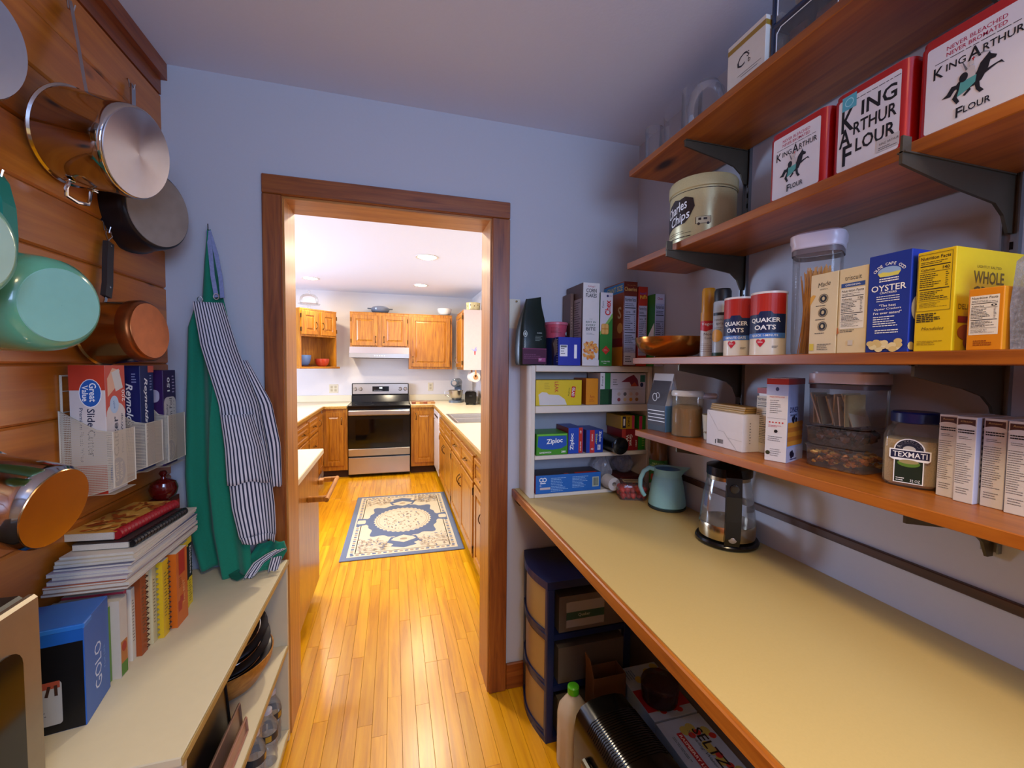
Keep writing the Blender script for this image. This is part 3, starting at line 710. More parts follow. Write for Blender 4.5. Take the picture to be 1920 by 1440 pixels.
# ================================================================ pantry counter, wall shelves and brackets
CH = .9017
m_ptop = mat('pale_yellow_laminate', 'c4aa6c', .42, var=.04, scale=260, bump=.05)
m_pedge = wood('oak_front_edge', '7a3c0c', 'a05a16', 'b87428', 'y', 1.2, .4)
m_white = mat('cream_paint', 'd8d0c0', .45, var=.03, bump=.05)
t = thing('pantry_counter', 'long pale yellow laminate counter with oak front edge along the right wall', 'counter')
g = G(m_ptop); g.box(.51, XR-.001, -2.4, -.001, CH-.03, CH); g.build('laminate_top', t)
g = G(m_pedge); g.cbox(.497, .51, -2.4, -.001, CH-.034, CH+.0005, c=.003); g.build('front_edge', t)
g = G(m_strip); g.prism([(.515, CH-.031), (XR-.002, CH-.031), (XR-.002, CH-.075), (.53, CH-.075), (.515, CH-.06)], -.02, -.001, 'y'); g.build('wall_cleat', t)
g = G(m_strip); g.box(XR-.02, XR-.001, -2.4, -.021, CH-.075, CH-.031); g.build('wall_cleat', t)
FX = .825
SH = [(2.129, 2.149, -.362, 'topmost wooden wall shelf, carrying glass jars and storage boxes'), (1.797, 1.819, -.362, 'wooden wall shelf carrying red flour tins and the chip tin'),
      (1.451, 1.4725, -.415, 'wooden wall shelf carrying the copper bowl, oat canisters and cracker boxes'), (1.197, 1.218, -.44, 'lowest wooden wall shelf, carrying pasta boxes and the rice jar')]
SZ = [s[1] for s in SH]
for z0, z1, y1, lab in SH:
    g = G(m_shelf); g.cbox(FX, XR-.012, -1.95, y1, z0, z1, c=.0015); o = g.build('wall_shelf'); tag(o, lab, 'shelf', 'stained pine shelves on the right wall')
m_std = mat('zinc_standard', '8e9296', .35, .9, var=.08); m_brk = mat('bronze_bracket', '5e5648', .45, .7, var=.08)
YS = (-.633, -1.24, -1.85)
for y, lab in zip(YS, ('slotted metal shelf standard on the right wall nearest the doorway', 'slotted metal shelf standard behind the yellow cracker box', 'slotted metal shelf standard at the far end of the shelves')):
    t = thing('shelf_standard', lab, 'shelf standard', (XR, y, 0), 0, 'metal shelf standards')
    g = G(m_std); g.box(-.003, -.0005, -.0125, .0125, 1.10, 2.2); g.box(-.011, -.003, -.0125, -.010, 1.10, 2.2); g.box(-.011, -.003, .010, .0125, 1.10, 2.2); g.build('channel', t)
    g = G(m_black); z = 1.12
    while z < 2.18: g.box(-.0034, -.003, -.0025, .0025, z, z+.014); z += .032
    o = g.build('slots', t); o['kind'] = 'stuff'
for i, (z0, z1, y1, lab) in enumerate(SH):
    for y, wh in zip(YS, ('nearest the doorway', 'behind the cracker box', 'at the far end')):
        tip = .795 if i == 1 else .85
        t = thing('shelf_bracket', 'bronze metal bracket under the %s wall shelf, on the standard %s' % (('topmost', 'flour tin', 'copper bowl', 'lowest')[i], wh), 'bracket', (0, y, z0), 0, 'shelf brackets')
        hB = .105; pts = [(XR-.0035, -.0005), (tip, -.0005), (tip, -.02), (tip+.08, -.034), (tip+.13, -.042), (XR-.06, -.056), (XR-.035, -.075), (XR-.02, -hB), (XR-.0035, -hB)]
        g = G(m_brk); g.prism(pts, -.0025, .0025, 'y'); g.build('web', t)
        g = G(m_brk); g.box(tip, XR-.0125, -.006, .006, -.0025, -.0003); g.build('flange', t)
        if i == 1: G(m_brk).box(tip, tip+.02, -.002, .002, -.0005, .025).build('tip_hook', t)
def SX(name, label, cat, y0, y1, zi, x, d, h, col, fm=None, group=None, part='carton'):
    """carton on wall shelf zi, front towards the aisle, between y0 (far) and y1 (near)"""
    return carton(name, label, cat, (x, (y0+y1)/2, SZ[zi]+.0003), -90, abs(y0-y1)-.001, d, h, col, fm, group, part=part)
K = ink('15151a'); WH = ink('f2f2ee'); RED = ink('c81e1e'); GR = ink('6a6a6a')
# ---------------------------------------------------------------- topmost shelf
cj = clear('clear_jar_glass', 'e6eef8', .025, .03)
def vessel(label, x, y, prof, n=28, name='glass_jar', cat='glass jar'):
    t = thing(name, label, cat, (x, y, SZ[0]+.0003), 0, 'clear glass vessels on the top shelf'); G(cj).lathe(prof, n).build('glass_body', t); return t
t = vessel('slim clear glass tumbler at the end of the top shelf', .90, -.40, [(0, 0), (.026, 0), (.028, .004), (.031, .14), (.029, .14), (.026, .01), (0, .01)], name='glass_tumbler', cat='glass')
g = G(cj); n = 24
vs = [];  pr_ = [(.034, 0), (.04, .05), (.045, .1), (.047, .2)]
for r, z in pr_:
    for i in range(n): a = 2*PI*i/n; vs.append((r*math.cos(a), r*math.sin(a), z-(.05*(.5+.5*math.cos(a)) if z == .2 else 0)))
g.add(vs, [[j*n+i, j*n+(i+1) % n, (j+1)*n+(i+1) % n, (j+1)*n+i] for j in range(3) for i in range(n)]+[list(range(n))], smooth=True)
t = thing('glass_scoop_jar', 'clear glass jar with a slanted mouth on the top shelf', 'glass jar', (.935, -.485, SZ[0]+.0003), 100, 'clear glass vessels on the top shelf'); g.build('glass_body', t)
vessel('straight clear glass cylinder jar on the top shelf', .925, -.565, [(0, 0), (.03, 0), (.031, .005), (.031, .18), (.029, .182), (.028, .006), (0, .006)])
vessel('round bellied clear glass jar on the top shelf',   .915, -.645, [(0, 0), (.035, 0), (.05, .03), (.055, .075), (.048, .12), (.03, .145), (.028, .15), (.046, .12), (.052, .075), (.046, .03), (0, .006)])
vessel('large clear glass bowl with a footed rim on the top shelf', .985, -.748, [(0, 0), (.03, 0), (.02, .02), (.045, .06), (.058, .12), (.06, .19), (.054, .215), (.052, .213), (.057, .18), (.055, .12), (.04, .065), (0, .03)])
t, p = SX('keepsake_box', 'white cardboard box with a gold band and a handwritten scrawl on the top shelf', 'box', -.812, -.928, 0, .835, .13, .115, 'd6d2c6')
p.bx(.115, .13, .115); p.rect(0, .098, .114, .012, ink('9a7a2a')); p.text(-.01, .055, 'C', K, h=.03, shear=.3); p.text(.008, .06, 's', K, h=.012); p.text(.012, .045, 'b', K, h=.012)
for k in (0, 1): p.rect(.012, .022-.006*k, .07-.02*k, .001, K)
p.bx(.115, .13, .115, 'r'); p.rect(0, .098, .13, .012, ink('9a7a2a')); p.done()
dk = mat('navy_tinted_plastic', '28344e', .2, var=.05)
def bin_(label, z0, y0, y1, x, d, h, fill, top):
    t = thing('storage_bin', label, 'storage bin', (x, (y0+y1)/2, z0), -90, 'stacked clear bins'); w = abs(y1-y0)
    g = G(clear('bin_plastic', 'cfd4dc', .12)); g.box(-w/2, w/2, 0, d, .001, h); g.build('clear_tub', t)
    for sx in (-1, 1):
        for yy in (0, d): g = G(dk); g.cbox(sx*(w/2)-.004, sx*(w/2)+.004, yy-.004, yy+.004, 0, h, c=.002); g.build('corner_post', t)
    g = G(dk); g.cbox(-w/2-.003, w/2+.003, -.004, d+.004, h-.012, h, c=.003); g.build('rim', t)
    g = G(mat('bin_fill_'+fill, fill, .8, var=.35, scale=45, bump=1)); R = random.Random(len(label))
    for i in range(22): g.cbox(*(lambda a, b, c, s: (a-s, a+s, b-s, b+s, c, c+s*1.2))(R.uniform(-w*.36, w*.36), R.uniform(.03, d-.03), R.uniform(.004, top), R.uniform(.012, .022)), c=.004)
    o = g.build('contents', t); o['kind'] = 'stuff'
    g = G(ink('e8e8e8')); g.tube([(-w*.42, -.0045, .01), (-w*.42, -.0045, h-.03), (-w*.36, -.0045, h-.02), (w*.42, -.0045, h-.02), (w*.42, -.0045, .01)], .0012, 4); g.build('label_frame', t)
bin_('clear bin with brown contents and navy corners, under another bin on the top shelf', SZ[0]+.0003, -.935, -1.10, .85, .16, .085, '6a4030', .056)
bin_('clear bin with pale papers stacked on top of another bin', SZ[0]+.0863, -.935, -1.10, .85, .16, .085, 'c8c0a8', .056)
bin_('clear bin with dark packets beside the stacked bins on the top shelf', SZ[0]+.0003, -1.115, -1.28, .85, .16, .085, '4a3a34', .056)
# ---------------------------------------------------------------- flour shelf
t = thing('snack_tin', 'round cream speckled chip tin with a brown script logo', 'tin', (.955, -.592, SZ[1]+.0003), -70)
Rt = .098
m_tin = mat('cream_tin', 'c9bb86', .3, var=.1, scale=300, metal=.2)
G(m_tin).lathe([(0, 0), (Rt-.002, 0), (Rt, .004), (Rt, .168)], 48).build('tin_body', t)
G(m_tin).lathe([(Rt+.001, .166), (Rt+.0035, .168), (Rt+.0035, .196), (Rt, .203), (Rt-.006, .204), (0, .2)], 48).build('tin_lid', t)
BR = ink('2e1e16'); p = Pr(t).can(Rt)
p.rect(0, .16, 4*Rt, .0018, BR); p.rect(0, .012, 4*Rt, .002, BR); p.rect(0, .007, 4*Rt, .0012, BR)
p.poly([(-.085, -.02), (-.07, .0), (-.05, .03), (-.02, .045), (.0, .04), (.02, .045), (.045, .035), (.05, .01), (.035, -.02), (.045, -.01), (.02, -.035), (-.03, -.04), (-.07, -.055)], BR, -.02, .1)
p.text(-.035, .115, 'Charles', WH, w=.085, h=.03, rot=.25, shear=.35, bold=.01); p.text(-.02, .08, 'Chips', WH, w=.075, h=.035, rot=.25, shear=.35, bold=.01)
p.poly([(-.02, 0), (.018, 0), (.022, .004), (.022, .01), (.016, .02), (-.02, .02)], ink('d8cca0'), .055, .055); p.frame(.054, .065, .042, .02, .0012, BR)
for u in (.042, .068): p.ell(u, .054, .004, .004, BR, 12)
p.rect(.045, .068, .008, .007, BR); p.rect(.06, .068, .01, .006, BR); p.lines(-.02, .038, .1, .012, 2, BR, 4, t=.2); p.lines(-.02, .024, .12, .008, 1, BR, 5, t=.3); p.done()
def emblem(p, u, v, s):
    """a rider on a trotting dark horse"""
    B = ink('1c1c22'); TE = ink('5aa8a0'); SK = ink('cfc8c0')
    p.poly([(-.32, .03), (-.26, .1), (-.12, .13), (.12, .12), (.26, .2), (.28, .04), (.2, -.12), (.05, -.18), (-.14, -.17), (-.28, -.14)], B, u, v, s)
    p.poly([(.08, .08), (.16, .32), (.27, .43), (.33, .5), (.35, .43), (.47, .33), (.45, .27), (.35, .28), (.32, .12), (.24, -.04)], B, u, v, s)
    p.poly([(-.26, .03), (-.4, .06), (-.5, -.1), (-.6, -.16), (-.42, -.2), (-.34, -.08), (-.24, -.04)], B, u, v, s)
    for pts in ([(.16, -.04), (.4, .06), (.5, .1), (.56, .08), (.62, .03), (.56, .14), (.42, .12), (.16, .06)], [(.06, -.1), (.16, -.1), (.18, -.28), (.26, -.4), (.18, -.42), (.1, -.3)], [(-.26, -.06), (-.16, -.1), (-.28, -.28), (-.22, -.42), (-.28, -.46), (-.38, -.28)], [(-.14, -.1), (-.04, -.1), (.0, -.24), (-.12, -.34), (-.16, -.3), (-.07, -.22)]):
        p.k -= 1; p.poly(pts, B, u, v, s)
    p.poly([(-.22, .06), (.1, .08), (.08, -.1), (-.06, -.2), (-.28, -.28), (-.24, -.1)], TE, u, v, s)
    p.poly([(-.14, .06), (-.12, .3), (-.02, .38), (.06, .32), (.08, .08)], SK, u, v, s); p.ell(u-.16*s, v+.16*s, .09*s, .12*s, B, 16)
    p.poly([(-.06, .38), (-.05, .5), (.03, .5), (.04, .38)], SK, u, v, s); p.rect(u+.02*s, v+.52*s, .02*s, .1*s, RED); p.rect(u+.02*s, v+.53*s, .07*s, .025*s, RED)
    p.poly([(-.12, .3), (-.2, .55), (-.18, .55), (-.08, .32)], GR, u, v, s); p.poly([(.0, .56), (.24, .54), (.4, .46), (.22, .57)], GR, u, v, s)
m_rt = mat('red_tin', 'b81410', .28, .25, var=.08, scale=12, coat=.5)
def tin(label, y0, y1, d, h, kind):
    w = abs(y1-y0)-.002; t = thing('flour_tin', label, 'tin', (.842, (y0+y1)/2, SZ[1]+.0003), -90, 'red flour tins')
    G(m_rt).prism(rrect(w, d, .018, 5, 0, d/2), 0, h-.012, 'z', smooth=True).build('tin_body', t)
    G(m_rt).prism(rrect(w-.004, d-.004, .017, 5, 0, d/2), h-.012, h-.003, 'z', smooth=True).prism(rrect(w-.02, d-.02, .012, 5, 0, d/2), h-.003, h, 'z').build('lid', t)
    p = Pr(t, 'label').bx(w, d, h); lw = w-.03; W2 = ink('e4e2e2')
    p.rr(0, .074, lw, .134, W2, .004); MG = ink('b01848')
    if kind == 0:
        p.text(.0, .129, 'NEVER BLEACHED', MG, w=lw*.58, h=.0062, bold=.01); p.text(.0, .12, 'NEVER BROMATED', MG, w=lw*.58, h=.0062, bold=.01); p.lines(0, .1125, lw*.82, .003, 1, K, 2, left=False)
        p.text(.0035-lw*.215, .0995, 'ING', K, w=lw*.2, h=.011, bold=.012); p.text(-lw*.365, .098, 'K', K, w=lw*.11, h=.018, bold=.012); p.text(lw*.0, .101, 'A', K, w=lw*.13, h=.019, bold=.012); p.text(lw*.26, .1005, 'RTHUR', K, w=lw*.36, h=.011, bold=.012); emblem(p, -.002, .062, .058); p.text(.006, .0225, 'LOUR', K, w=lw*.26, h=.01, bold=.012); p.text(-lw*.12, .0215, 'F', K, w=lw*.07, h=.015, bold=.012)
    else:
        p.lines(.015, .132, lw*.7, .004, 1, K, 3, left=False, t=.3); p.text(.018, .11, 'ING', K, w=lw*.55, h=.027, bold=.02); p.text(-lw*.33, .1, 'K', K, w=lw*.22, h=.042, bold=.02); p.text(.012, .078, 'RTHUR', K, w=lw*.68, h=.023, bold=.02); p.text(-lw*.37, .068, 'A', K, w=lw*.2, h=.034, bold=.02); p.text(.014, .046, 'LOUR', K, w=lw*.62, h=.025, bold=.02); p.text(-lw*.32, .034, 'F', K, w=lw*.16, h=.038, bold=.02)
        p.rect(-.033, .133, .026, .026, ink('58b0c0')); p.ring(-.033, .133, .008, .008, .0015, ink('a8e0e8'))
        p.rect(.036, .024, .036, .022, ink('c8c4c0')); p.text(.038, .026, 'KING ARTHUR', K, w=.03, h=.004); p.lines(.036, .018, .028, .006, 2, K, 8)
    p.bx(w, d, h, 'r'); p.done()
tin('red flour tin with a rider emblem, beside the chip tin end', -.939, -1.081, .14, .158, 0)
tin('red flour tin lettered in big black capitals with a blue tag, between two others', -1.085, -1.222, .14, .158, 1)
tin('red flour tin with a rider emblem, over the bracket end away from the chip tin', -1.226, -1.376, .14, .160, 0)
# ---------------------------------------------------------------- copper bowl shelf
cop = mat('burnished_copper', 'b06a28', .22, .85, var=.35, scale=7)
t = bowl('copper_bowl', 'shallow burnished copper bowl at the end of the shelf', 'bowl', (.935, -.48, SZ[2]+.0003), .122, .07, .05, cop, th=.004)
def spray(label, x, y, r, h, cap, capm, body, prn):
    t = thing('spray_can', label, 'spray can', (x, y, SZ[2]+.0003), -52, 'cooking spray cans')
    G(body).lathe([(0, 0), (r, 0), (r, .002), (r, h-cap), (r*.92, h-cap+.004), (0, h-cap+.004)], 28).build('can_body', t)
    G(capm).lathe([(r*.93, h-cap+.004), (r*.94, h-.008), (r*.8, h), (0, h)], 28).build('cap', t)
    p = Pr(t).can(r); prn(p); p.done()
def pr1(p):
    OY = ink('c8841a'); p.rect(0, .125, 2.2*.021*1.4, .03, OY); p.rect(0, .1, .062, .026, RED); p.poly([(-.03, .087), (.031, .087), (.031, .094), (0, .08)], RED); p.text(.002, .102, 'Veget', WH, w=.034, h=.011); p.text(.004, .072, 'Non', ink('555048'), w=.022, h=.008); p.text(.006, .06, 'Cook', ink('555048'), w=.02, h=.007); p.lines(0, .03, .04, .03, 5, ink('a08070'), 4, t=.2)
spray('white and red cooking spray can with an ochre cap', .95, -.638, .021, .215, .085, gloss('c4841c', .3), gloss('d8d2c8', .3), pr1)
def pr2(p):
    p.rect(0, .122, .05, .008, K); p.text(.0, .105, 'cooking', GR, w=.036, h=.008); p.text(.0, .093, 'spray', GR, w=.026, h=.008); p.lines(0, .08, .036, .01, 2, GR, 3, t=.25)
    p.ell(-.012, .06, .018, .018, ink('d89a38')); p.rect(0, .006, .08, .012, ink('1c3a20'))
    for i in range(4): p.ell(.012, .016+i*.012, .004, .0045, ink('c8d0d0'), 10)
spray('grey cooking spray can with a black cap beside the oats', .915, -.735, .024, .195, .04, m_blackm, gloss('aab0b2', .3), pr2)
def oats(label, y, r, h, word, sp):
    t = thing('oats_canister', label, 'canister', (.885, y, SZ[2]+.0003), -58, 'oat canisters')
    G(paper('e0d6c0')).lathe([(0, 0), (r, 0), (r, h-.006), (r-.001, h-.004), (0, h-.004)], 36).build('canister_body', t)
    G(gloss('ddd4cc', .3)).lathe([(r-.002, h-.0055), (r+.001, h-.005), (r+.001, h), (r-.003, h), (r-.004, h-.002), (0, h-.002)], 36).build('lid', t)
    p = Pr(t).can(r); wq = 2.6*r; NV = ink('16264e'); LB = ink('4a7cc0')
    p.rect(0, .118, wq, .06, ink('b8281c')); p.rect(0, .075, wq, .046, NV); p.poly([(-.5*wq, .09), (-.2*wq, .09), (-.1*wq, .105), (.12*wq, .105), (.25*wq, .09), (.5*wq, .09), (.5*wq, .08), (-.5*wq, .08)], NV)
    p.rect(0, .047, wq, .012, LB); p.text(.0, .083, 'QUAKER', WH, w=1.75*r, h=.0125, bold=.025); p.text(.0, .0665, 'OATS', WH, w=1.2*r, h=.0115, bold=.025); p.text(0, .047, word, WH, w=1.5*r, h=.006, bold=.01)
    ht = [(0, -1), (.55, -.35), (.95, .2), (.85, .7), (.45, .85), (0, .5), (-.45, .85), (-.85, .7), (-.95, .2), (-.55, -.35)]
    p.poly(ht, ink('c02030'), -.2*r, .03, .0105); p.lines(-.2*r, .032, .012, .006, 3, WH, 4, t=.3); p.lines(.6*r, .02, .014, .006, 2, K, 6); p.done()
oats('small round oats canister beside the black-capped spray', -.826, .0345, .153, '1-MINUTE OATS', 0)
oats('wider round oats canister beside the pasta jar', -.918, .0385, .152, 'QUICK 1-MINUTE', 1)
t = thing('pasta_jar', 'tall clear rounded-square pasta jar with a white lid and spaghetti', 'jar', (.945, -.99, SZ[2]+.0003), -60)
cpl = clear('jar_plastic', 'f0ece6', .05, .05)
G(cpl).lathe([(0, .001), (.042, .001), (.044, .01), (.046, .23), (.047, .242)], 40, sq=4).build('jar_body', t)
G(gloss('cfc8d4', .3)).lathe([(.0475, .24), (.0495, .242), (.0495, .252), (.052, .258), (.052, .272), (.046, .277), (0, .277)], 40, sq=4).build('jar_lid', t)
G(gloss('6a5f62', .4)).lathe([(.0472, .228), (.0482, .228), (.0482, .239), (.0472, .239)], 40, sq=4).build('seal', t)
g = G(mat('spaghetti', 'c88a2c', .5, var=.15)); R = random.Random(8)
for i in range(170):
    a = R.uniform(0, 2*PI); q = .026*R.random()**.5; tx, ty = R.uniform(-.018, .018), R.uniform(-.018, .018); L = R.uniform(.16, .2)
    x, y = q*math.cos(a), q*math.sin(a); g.tube([(x-tx*.6, y-ty*.6, .004), (x+tx*.6, y+ty*.6, .004+L)], .0011, 3, smooth=False)
o = g.build('spaghetti', t); o['kind'] = 'stuff'
GRP = 'cracker boxes on the copper bowl shelf'
t, p = SX('cracker_box', 'beige cracker carton with three round dark icons', 'box', -1.058, -1.115, 2, .842, .15, .163, 'd9c9a2', group=GRP); w = .056
p.bx(w, .15, .163); p.text(0, .141, 'Made', K, w=.026, h=.009, rot=.12, shear=.3); p.text(0, .131, 'SIMPLY', K, w=.016, h=.002)
p.poly([(-.028, .1), (-.016, .12), (-.022, .122), (-.028, .118)], ink('d8a030'))
for z in (.112, .084, .056): p.ring(0, z, .0095, .0095, .001, K); p.ell(0, z, .0072, .0072, K, 16); p.lines(0, z-.014, .03, .003, 1, K, 3, t=.4); p.ell(0, z, .003, .004, ink('c8b890'), 10)
p.rect(-.021, .014, .009, .014, ink('d8c030')); p.lines(.008, .014, .034, .014, 4, K, 5, t=.3); p.done()
t, p = SX('cracker_box', 'beige wheat cracker carton with a nutrition panel, beside the blue box', 'box', -1.116, -1.169, 2, .842, .15, .163, 'd8c69a', group=GRP); w = .052
p.bx(w, .15, .163); p.text(0, .144, 'triscuit', ink('3a3030'), w=.03, h=.0085); p.rect(0, .1305, .043, .008, ink('2a4a8a')); p.text(0, .1305, 'ORIGINAL', WH, w=.028, h=.003, bold=.01)
p.nutrition(0, .0855, .044, .077, ink('e2dccb'), K, '120', 5); p.lines(0, .043, .04, .006, 2, K, 3); p.rect(.0, .02, .009, .009, ink('c8c0b0')); p.poly([(-.026, .036), (-.022, .04), (-.024, .05), (-.026, .05)], ink('b06020')); p.done()
t, p = SX('cracker_box', 'deep blue oyster cracker carton with white lettering', 'box', -1.170, -1.237, 2, .840, .13, .174, '16308e', group=GRP); w = .066
p.bx(w, .13, .174); p.arc(0, .128, .028, 'OLDE CAPE COD', WH, .005, PI*.82, PI*.18)
p.ell(0, .142, .018, .009, ink('8fb0d8')); p.poly([(-.018, .0), (-.01, .002), (.0, .0), (.018, .001), (.014, -.006), (-.014, -.006)], ink('d8d060'), 0, .14)
p.lines(0, .128, .03, .008, 2, WH, 7, t=.5, left=False); p.text(0, .114, 'OYSTER', WH, w=.054, h=.011, bold=.012); p.text(0, .1055, 'CRACKERS', WH, w=.026, h=.0035, bold=.01); p.lines(0, .095, .036, .012, 3, WH, 4, t=.3, left=False)
for i, s_ in enumerate(('"The best', 'Oyster Crackers', "I've ever eaten!\"")): p.text(0, .083-i*.0065, s_, WH, h=.0045, w=(.026, .042, .044)[i], bold=.008)
p.lines(0, .055, .044, .02, 5, WH, 9, t=.35); p.lines(0, .037, .036, .008, 2, WH, 10, t=.4, left=False)
R = random.Random(4)
for i in range(22): p.ell(R.uniform(-.026, .026), R.uniform(.005, .014+.008*abs(R.uniform(-1, 1))), .0065, .005, ink(R.choice(('e0cf9a', 'd2b878', 'e8dcb4'))), 12)
p.bx(w, .13, .174, 'r'); p.lines(-.03, .155, .03, .01, 2, WH, 2); p.ell(-.045, .075, .016, .022, ink('d8d8dc')); p.ell(-.043, .075, .009, .015, ink('16308e'))
for i in range(10): p.ell(-.058+.01*i, R.uniform(.006, .02), .008, .007, ink('d2b878'), 10)
p.done()
t, p = SX('cracker_box', 'tall bright yellow cracker carton with a nutrition panel', 'box', -1.243, -1.294, 2, .842, .2, .163, 'd8b40c', group=GRP); w = .05
p.bx(w, .2, .163); p.nutrition(-.001, .112, .043, .09, None, K, '140', 6); p.frame(-.001, .112, .044, .092, .0006, K); p.lines(-.002, .055, .04, .015, 5, K, 3, t=.5)
p.text(0, .037, 'Mondelez', ink('5a3a10'), w=.03, h=.005, shear=.3); p.lines(0, .014, .04, .008, 3, ink('8a6a10'), 5, t=.3)
p.bx(w, .2, .163, 'r'); BRN = ink('6a5620'); p.text(-.02, .135, 'LIGHTLY SALTED', BRN, w=.06, h=.004); p.text(-.02, .118, 'WHOLE', BRN, w=.075, h=.02, bold=.02); p.text(-.02, .094, 'GRAIN', BRN, w=.075, h=.02, bold=.02); p.text(-.06, .07, 'DELICIOUS', BRN, w=.06, h=.008)
p.rect(-.065, .05, .05, .01, ink('8a2818')); p.ell(-.07, .03, .02, .012, ink('a05020')); p.ell(-.055, .014, .02, .012, ink('a05020')); p.done()
t, p = SX('tea_box', 'short orange carton with a white nutrition panel beside the bag', 'box', -1.310, -1.350, 2, .842, .09, .092, 'd08010', group=GRP); w = .039
p.bx(w, .09, .092); p.nutrition(-.001, .052, .032, .058, ink('dcd4c4'), K, '0', 8); p.lines(0, .011, .022, .009, 3, ink('8a3a08'), 4, t=.4); p.done()
t = thing('snack_bag', 'clear plastic snack bag with a yellow label beside the orange carton', 'bag', (.85, -1.40, SZ[2]+.0003), -90)
g = G(clear('bag_film', 'b8bcc8', .35, .2)); g.prism([(-.045, 0), (.045, 0), (.048, .06), (.044, .125), (.03, .138), (-.03, .138), (-.044, .125), (-.048, .06)], 0, .1, 'y'); g.build('bag_film', t)
g = G(mat('bag_fill', '8a8e98', .8, var=.3, scale=40)); g.cbox(-.04, .04, .008, .092, .002, .12, c=.02); g.build('bag_contents', t)
p = Pr(t, 'label').face((0, 0, 0), (1, 0, 0), (0, 0, 1)); p.rect(.005, .025, .07, .048, ink('d8d020')); p.text(-.018, .014, 'T', RED, h=.012, bold=.03); p.lines(.005, .034, .05, .016, 3, ink('8a6a20'), 3); p.done()
# ---------------------------------------------------------------- lowest shelf
t = thing('coffee_bag', 'brown striped coffee bag with a white folded top and blue side', 'bag', (.885, -.478, SZ[3]+.0003), -82)
cb = mat('coffee_film', '2e1c18', .5); g = G(cb, paper('5a8cc0'), paper('c4c6cc'))
vs = [(-.042, 0, 0), (.042, 0, 0), (.042, .06, 0), (-.042, .06, 0), (-.044, -.004, .09), (.044, -.004, .09), (.044, .064, .09), (-.044, .064, .09), (-.042, .022, .175), (.042, .022, .175), (.042, .038, .175), (-.042, .038, .175)]
g.add(vs, [[0, 1, 5, 4], [4, 5, 9, 8], [2, 3, 7, 6], [6, 7, 11, 10], [3, 0, 4, 7], [7, 4, 8, 11], [3, 2, 1, 0], [8, 9, 10, 11]], 0); g.add(vs, [[1, 2, 6, 5]], 1); g.add(vs, [[5, 6, 10, 9]], 2); g.build('bag_body', t)
G(paper('c8c4bc')).prism([(.014, .135), (.03, .2), (.046, .135), (.042, .135), (.03, .19), (.018, .135)], -.046, .046, 'x').build('folded_top', t)
p = Pr(t).face((0, 0, 0), (1, 0, 0), (0, -.044, 1))
for i in range(4): p.rect(0, .035+.012*i, .08, .0025, WH)
p.ring(-.005, .118, .011, .014, .0015, WH); p.ring(.01, .125, .008, .01, .0012, WH); p.rect(0, .012, .08, .016, ink('140e0c')); p.done()
t = thing('sugar_jar', 'clear round canister of brown sugar with a white pour handle', 'jar', (.925, -.585, SZ[3]+.0003), -30)
amb = mat('brown_sugar', '8a5a1e', .8, var=.25, scale=14, bump=.4)
G(amb).lathe([(0, .003), (.044, .003), (.0445, .09), (.03, .1), (0, .098)], 32).build('brown_sugar', t)
G(clear('canister_plastic', 'd8c8a0', .12, .06)).lathe([(0, .0005), (.047, .0005), (.048, .006), (.047, .135)], 36).build('canister_body', t)
G(gloss('c9c2b4', .3)).lathe([(.0485, .13), (.0495, .132), (.0495, .142), (.045, .148), (0, .15)], 36).build('canister_lid', t)
G(gloss('c8ccdc', .3)).cbox(.03, .09, -.02, .02, .122, .14, c=.006).build('pour_handle', t)
t = thing('paper_cup', 'small cream spotted paper cup behind the white carton', 'cup', (.955, -.665, SZ[3]+.0003))
G(paper('d6ceb0')).lathe([(0, 0), (.024, 0), (.03, .075), (.031, .077), (.028, .075), (.022, .004), (0, .004)], 24).build('cup_body', t)
p = Pr(t, 'painted_spots').can(.0285); R = random.Random(2)
for i in range(14): p.ell(R.uniform(-.05, .05), R.uniform(.02, .07), .003, .0018, ink('8a7a50'), 8)
p.done()['kind'] = 'stuff'
t = carton('white_carton', 'plain white tuck-flap carton with a barcode on the lowest shelf', 'box', (.886, -.785, SZ[3]+.0003), -93, .138, .07, .1, 'd9d2cc'); t, p = t
p.bx(.138, .07, .1); p.poly([(-.068, .099), (-.066, .099), (-.02, .045), (.0, .045), (.015, .03), (.068, .028), (.068, .029), (.016, .031), (.001, .046), (-.02, .046)], ink('b4aca4')); p.poly([(.016, .03), (.05, .002), (.052, .002), (.018, .031)], ink('b4aca4')); p.bars(-.012, .016, .024, .012, K); p.rect(-.03, .013, .003, .012, K)
p.bx(.138, .07, .1, 'r'); p.lines(-.01, .05, .006, .06, 8, GR, 3); p.rect(.03, .04, .006, .008, K); p.done()
t = thing('wooden_coasters', 'stack of flat pale wooden boards lying on the white carton', 'wooden boards', (.925, -.78, SZ[3]+.1006), -93)
ww = wood('pale_board', '9a7434', 'b08c48', 'c09c58', 'x', 1.5, .5)
for i in range(3): G(ww).cbox(-.075+.002*i, .058+.002*i, -.018, .03, i*.006, i*.006+.0056, c=.001).build('board', t)
t, p = carton('pancake_mix', 'small red-topped carton with a nutrition panel behind the pancake carton', 'box', (.935, -.872, SZ[3]+.0003), -88, .04, .05, .172, 'd8d4c4'), None
t, p = t; p.bx(.05, .05, .172); p.rect(0, .164, .0495, .0145, ink('a83028')); p.nutrition(-.002, .085, .046, .13, ink('d8d2b8'), K, '', 4); p.done()
t, p = carton('pancake_mix', 'tall pancake mix carton with a red top and pancake picture', 'box', (.8805, -.955, SZ[3]+.0003), -69, .047, .1, .2, 'd8d4d0', {'r': '9aa8d0'}); w, d, h = .047, .1, .2
